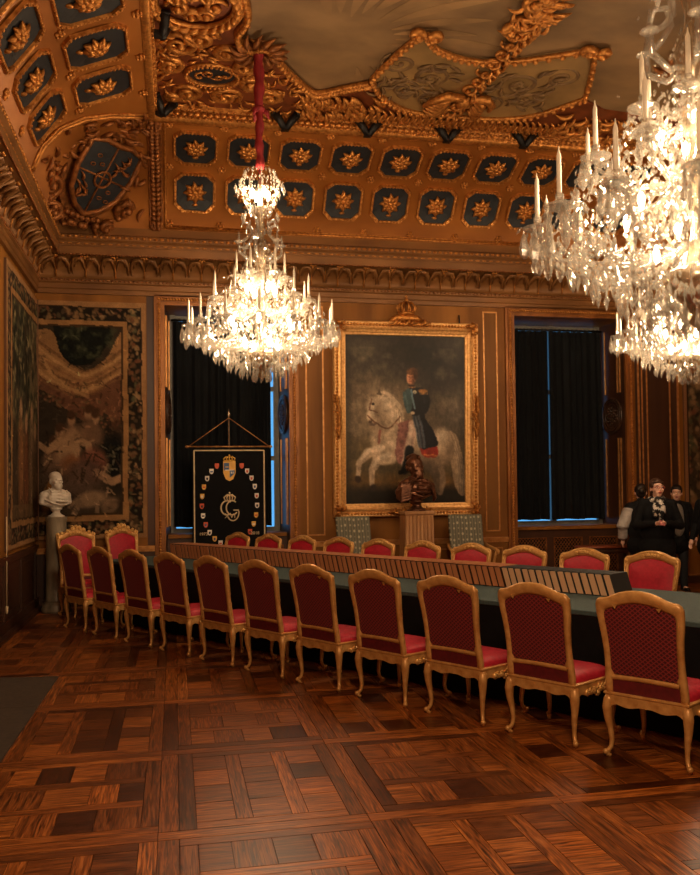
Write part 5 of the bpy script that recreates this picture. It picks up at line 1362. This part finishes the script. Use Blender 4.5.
mb=MB(); mb.tube([(.04,-WL-.05,.40),(.04,-WL-.05,-.01),(.04,-WL-.05,-.62)],.006,6); mb.lathe([(.003,-.62),(.018,-.64),(.014,-.70),(.004,-.72)],c=(.04,-WL-.05,0),n=8)
o=mb.build('pull_cord',M['cream'],None); o.location=(LW,B,TZ0); tag(o,'thin pale pull cord with a tassel hanging at the left edge of the big tapestry','cord')
# second tapestry, right end of the back wall
P=Paint(60,250,(54,44,33)); n1_=P.fbm(6,21,5); n3_=P.fbm(14,22,4)
P.blend((n1_-.4)*3,(104,84,58)); P.blend((.5-n3_)*2.5,(34,28,22))
for k in range(420):
    P.ell(r_.random(),r_.random()*4.2,r_.uniform(.03,.11),r_.uniform(.02,.08),r_.choice(((136,106,70),(104,80,54),(112,66,46),(78,78,54),(150,122,84),(60,50,38),(44,36,28))),r_.random()*180,.4,.8)
P.blend((P.x<.09)*1.,(138,96,64)); P.blend(((P.x>.09)&(P.x<.12))*1.,(50,36,26)); P.blend((P.y<.08)*1.,(138,96,64)); P.blend((P.y>4.07)*1.,(138,96,64))
root=tag(empty('tapestry',(8.33,B,TZ0)),'dark floral tapestry edge on the wall right of the people, cut by the frame','tapestry')
P.mesh('woven_face',lambda u,v:V((.74*u,-.035,(1-v)*(TZ1-TZ0))),M['tap_attr'],root)
mb=MB(); mb.bb(.0,.74,-.034,-.002,0,TZ1-TZ0); mb.build('backing',M['plaster'],root)

# ------------------------------------------------------------------ console table and floor mat
root=tag(empty('console_table',(6.55,12.1,0)),'small oval side table with a red brown top below the right-hand window','table')
mb=MB(); S=Matrix.Diagonal((1.25,.55,1)); mb.lathe([(.40,.675),(.43,.685),(.435,.70),(.425,.712),(.0,.714)],n=32,M=S); mb.build('tabletop',M['console'],root)
mb=MB(); mb.lathe([(.36,.60),(.36,.676)],n=28,M=S); mb.build('apron',M['wood_dark'],root)
for sx in (-1,1):
    for sy in (-1,1):
        mb=MB(); mb.tube([(sx*.33,sy*.12,.64),(sx*.37,sy*.14,.52),(sx*.33,sy*.12,.25),(sx*.36,sy*.14,.0)],[.03,.028,.018,.022],8); mb.build('leg',M['wood_dark'],root)
mb=MB(); o=None
mb.hexa([(LW+.14,5.0,0.001),(-1.06,5.0,.001),(-1.02,7.95,.001),(LW+.14,8.05,.001),(LW+.14,5.0,.014),(-1.06,5.0,.014),(-1.02,7.95,.014),(LW+.14,8.05,.014)])
mb.bb(LW+.14,-1.05,6.885,6.895,.014,.0155)
o=mb.build('floor_mat',M['mat']); tag(o,'dark grey felt floor mat at the left edge of the parquet','mat')

# ------------------------------------------------------------------ people
def head(root,z,skin,hairm,tilt=(0,0,0),hair='short',glasses=False):
    """z = chin height; faces local -Y"""
    R=Matrix.Rotation(tilt[2],3,'Z')@Matrix.Rotation(tilt[0],3,'X'); c0=V((0,0,z))
    def q(x,y,zz): return c0+R@V((x,y,zz))
    return q,R
def person(loc,rz,h,label,coat,skin='skin',hairm='hair_brown',hair='short',glasses=False,arms='clasp',turn=0,nod=0,inner=None,scarf=False,wide=1.0,legs='denim',quilt=False):
    root=tag(empty('person',loc,rz),label,'person'); k=h/1.70; s=lambda *p:V(p)*k
    R=Matrix.Rotation(turn,3,'Z')@Matrix.Rotation(nod,3,'X'); hc=V((0,-.015,1.575))
    def q(x,y,z): return (hc+R@V((x*1.07,y*1.07,z*1.05)))*k
    if arms=='clasp': el=[(-.27*wide,-.02,1.08),(.27*wide,-.02,1.08)]; ha=[(-.045,-.30,1.12),(.045,-.30,1.12)]
    else: el=[(-.27*wide,.03,1.09),(.27*wide,.03,1.09)]; ha=[(-.27*wide,-.06,.86),(.27*wide,-.06,.86)]
    sh=[(-.165*wide,.01,1.36),(.165*wide,.01,1.36)]
    # body: one continuous skin from head to feet
    mb=MB(); E=lambda c,r,n=14,kk=9:mb.ell(c,tuple(x*k*1.07 for x in r),R=R,n=n,k=kk)
    E(q(0,.012,.035),(.074,.094,.088),18,12); E(q(0,-.028,-.03),(.056,.066,.078),14,10); E(q(0,-.055,-.082),(.030,.030,.026)); E(q(0,-.098,-.008),(.011,.016,.024),8,6); E(q(0,-.102,-.022),(.016,.013,.010),8,6)
    for sg in (-1,1):
        E(q(sg*.076,.012,-.005),(.010,.020,.030),8,6); E(q(sg*.036,-.06,-.022),(.028,.026,.024),10,7); E(q(sg*.030,-.078,.030),(.024,.014,.010),8,6)
    E(q(0,-.084,-.050),(.026,.014,.012),8,6)
    mb.cap(s(0,.02,1.36),q(0,.012,-.055),.056*k,.050*k); mb.ell(s(0,.02,1.22),(.155*k*wide,.095*k,.20*k),n=16,k=10); mb.ell(s(0,.02,.95),(.16*k*wide,.105*k,.14*k),n=16,k=10)
    mb.cap(s(*sh[0]),s(*sh[1]),.06*k,.06*k)
    for j in (0,1):
        sg=-1 if j==0 else 1
        mb.cap(s(*sh[j]),s(*el[j]),.050*k,.040*k); mb.cap(s(*el[j]),s(*ha[j]),.040*k,.027*k)
        d=(V(ha[j])-V(el[j])).normalized(); side=d.cross(V((0,0,1))).normalized() if arms=='clasp' else V((0,1,0)); pc=V(ha[j])+d*.045
        mb.ell(s(*pc),(.034*k,.034*k,.034*k)); mb.cap(s(*ha[j]),s(*pc),.026*k,.030*k)
        for f_ in range(4):
            o_=side*(.027-.018*f_)*(-sg); L=(.062,.072,.068,.052)[f_]; b=pc+d*.02+o_; m_=b+d*L*.55; e_=m_+(d*.6+V((0,0,-.8 if arms!='clasp' else .4))*.6+V((-sg*.5,0,0))).normalized()*L*.5
            mb.cap(s(*b),s(*m_),.0088*k,.0082*k,8); mb.cap(s(*m_),s(*e_),.0082*k,.007*k,8)
        b=pc-d*.02+side*.028*(-sg); mb.cap(s(*b),s(*(b+d*.035+V((0,0,.03)))),.011*k,.008*k,8)
        mb.cap(s(sg*.085,.02,.90),s(sg*.095,.015,.50),.080*k,.055*k); mb.cap(s(sg*.095,.015,.50),s(sg*.10,.03,.09),.052*k,.036*k); mb.cap(s(sg*.10,.04,.05),s(sg*.115,-.10,.035),.034*k,.028*k)
    body=blob('body',mb,M[skin],root,.0065*k,2,tris=.5)
    for sg in (-1,1):
        e=MB(); e.ell(q(sg*.031,-.078,.012),(.013*k,.008*k,.007*k),R=R,n=8,k=6); w=e.build('eye',M['eye_white'],body)
        e=MB(); e.ell(q(sg*.031,-.0845,.012),(.006*k,.004*k,.006*k),R=R,n=8,k=6); e.tube([q(sg*.014,-.088,.034),q(sg*.032,-.090,.039),q(sg*.048,-.082,.034)],[.003*k,.0045*k,.003*k],5); e.build('iris',M['eye'],w)
    e=MB(); e.tube([q(-.022,-.090,-.050),q(-.008,-.099,-.047),q(.008,-.099,-.047),q(.022,-.090,-.050)],[.003*k,.006*k,.006*k,.003*k],6); e.tube([q(-.018,-.090,-.056),q(0,-.097,-.058),q(.018,-.090,-.056)],[.003*k,.006*k,.003*k],6); e.build('mouth',M['lip'],body)
    # hair
    e=MB(); HE=lambda c,r:e.ell(c,tuple(x*k*1.07 for x in r),R=R,n=16,k=10)
    HE(q(0,.030,.058),(.082,.092,.082)); HE(q(0,.060,.005),(.074,.062,.075))
    for sg in (-1,1): HE(q(sg*.062,.012,.045),(.025,.060,.048))
    HE(q(-.012,-.040,.088),(.060,.042,.030)); HE(q(.03,-.045,.078),(.040,.034,.026))
    if hair=='long':
        for sg in (-1,1): e.cap(q(sg*.072,.035,.03),s(sg*.085,.03,1.38),.028*k,.034*k)
        e.cap(q(0,.075,.02),s(0,.07,1.36),.06*k,.06*k)
    if hair=='bun': HE(q(0,.115,.03),(.04,.04,.04))
    blob('hair',e,M[hairm],body,.009*k,2)
    if glasses:
        e=MB()
        for sg in (-1,1):
            pts=[(-.020,-.014),(.020,-.014),(.023,.0),(.021,.014),(-.021,.014),(-.023,0)]
            e.tube([q(sg*.033+u,-.103,.010+v) for u,v in pts],.0028*k,6,closed=True); e.tube([q(sg*.056,-.100,.014),q(sg*.080,-.03,.012),q(sg*.082,.02,.008)],.0026*k,6)
        e.tube([q(-.011,-.103,.014),q(.011,-.103,.014)],.0026*k,6); e.build('glasses',M['lip'],root)
    # clothing
    e=MB(); E2=lambda c,r:e.ell(s(*c),tuple(x*k for x in r),n=18,k=12)
    E2((0,.02,1.23),(.19*wide,.135,.19)); E2((0,.02,1.02),(.215*wide,.15,.24)); E2((0,.02,.78),(.225*wide,.16,.20)); e.cap(s(-.165*wide,.01,1.36),s(0,.015,1.395),.076*k,.078*k); e.cap(s(.165*wide,.01,1.36),s(0,.015,1.395),.076*k,.078*k); e.cap(s(0,.02,1.38),s(0,.02,1.45),.085*k,.066*k)
    for j in (0,1):
        e.cap(s(*sh[j]),s(*el[j]),.078*k,.062*k); d=(V(ha[j])-V(el[j])); w=V(el[j])+d*.90; e.cap(s(*el[j]),s(*w),.060*k,.042*k)
        if quilt:
            e9=MB()
            for t in np.linspace(.18,1.05,7): p=V(sh[j]).lerp(V(el[j]),t); e9.ell(s(*p),(.098*k,.098*k,.06*k),n=14,k=8)
            for t in np.linspace(.1,.8,5): p=V(el[j]).lerp(V(ha[j]),t); e9.ell(s(*p),(.078*k,.078*k,.05*k),n=14,k=8)
            blob('sleeve',e9,M['grey_quilt'],root,.011*k,2)
    ob=blob('coat',e,M[coat],root,.011*k,3)
    if inner:
        e=MB(); e.ell(s(0,-.095,1.14),(.11*k,.075*k,.27*k),n=16,k=10); e.ell(s(0,-.04,1.36),(.075*k,.07*k,.05*k),n=14,k=8); blob('jumper',e,M[inner],root,.01*k,2)
        for sg in (-1,1):
            e=MB(); e.tube([s(sg*.05,-.06,1.42),s(sg*.10,-.135,1.30),s(sg*.11,-.155,1.08),s(sg*.12,-.15,.84)],[.022*k,.034*k,.036*k,.03*k],8); e.build('lapel',M[coat],ob)
    e=MB()
    for sg in (-1,1): e.cap(s(sg*.09,.02,.86),s(sg*.098,.018,.48),.098*k,.075*k); e.cap(s(sg*.098,.018,.48),s(sg*.102,.03,.085),.072*k,.058*k)
    e.cap(s(-.07,.02,.86),s(.07,.02,.86),.11*k,.11*k); blob('trousers',e,M[legs],root,.012*k,2)
    for sg in (-1,1):
        e=MB(); e.lathe([(.052,0),(.056,.02),(.05,.05),(.042,.10),(.04,.11)],c=s(sg*.102,.04,0),n=12); e.ell(s(sg*.115,-.075,.03),(.046*k,.10*k,.03*k)); e.bb(sg*.108*k-.046*k,sg*.108*k+.046*k,-.15*k,.08*k,0,.018*k); e.build('shoe',M['shoe'],root)
    if scarf:
        e=MB(); e.tube([s(.085*math.cos(a),.01+.085*math.sin(a),1.43+.012*math.sin(3*a)) for a in np.linspace(0,2*PI,16)[:-1]],.036*k,8,closed=True)
        for x,z in ((-.05,1.20),(.03,1.14),(.06,1.24)): e.tube([s(x*.4,-.10,1.40),s(x*.8,-.155,1.33),s(x,-.17,z)],[.035*k,.04*k,.028*k],8)
        e.build('scarf',M['scarf'],root)
    return root,s,ha
FC=lambda p,dx=0:math.atan2(0-p[0]+dx,p[1])*1.0   # turn so that local -Y looks towards the camera
pA=(6.43,10.5,0); r,s,ha=person(pA,-.42,1.71,'woman with glasses in a black coat and patterned scarf holding a phone','black_wool','skin','hair_brown','short',True,'clasp',.28,-.04,scarf=True,wide=1.06)
mb=MB(); mb.bb(-.035,.035,-.006,.006,-.065,.065); o=mb.build('phone',M['phone']); o.rotation_euler=(-1.15,.25,-.42)
hp=Matrix.Translation(pA)@Matrix.Rotation(-.42,4,'Z')@V((.01,-.392,1.135)); o.location=hp; bevel(o,.004); tag(o,'pink phone held in both hands by the woman with glasses','phone')
person((7.62,11.9,0),-.30,1.62,'woman with dark pulled-back hair in a grey jumper and open dark coat','black_wool','skin_pale','hair_black','bun',False,'down',-.25,.05,inner='grey_knit')
person((6.72,11.4,0),2.75,1.64,'dark-haired person in a black vest with pale grey quilted sleeves, behind the woman with glasses','black_wool','skin','hair_black','bun',False,'down',0,0,quilt=True)
person((7.27,10.55,0),-1.3,1.70,'person in black at the right edge of the photo, mostly cut off','black_wool','skin','hair_black','long',False,'down',0,0)

# ------------------------------------------------------------------ light: daylight outside, unseen fill lamp added overhead, out of view
w=bpy.data.worlds.new('daylight'); bpy.context.scene.world=w; w.use_nodes=True
bg=w.node_tree.nodes['Background']; bg.inputs['Color'].default_value=(.10,.38,.76,1); bg.inputs['Strength'].default_value=1.3
def lamp(loc,e,r,col=(1,.70,.42)):
    l=bpy.data.lights.new('fill_lamp','POINT'); l.energy=e; l.shadow_soft_size=r; l.color=col
    o=bpy.data.objects.new('fill_lamp',l); COL.objects.link(o); o.location=loc
lamp((.6,1.0,3.7),440,.4)  # stands in for a chandelier out of view; placed to brighten the near floor
sc=bpy.context.scene
sc.view_settings.view_transform='Standard'; sc.view_settings.look='None'; sc.view_settings.exposure=.12; sc.view_settings.gamma=1; sc.view_settings.use_curve_mapping=False
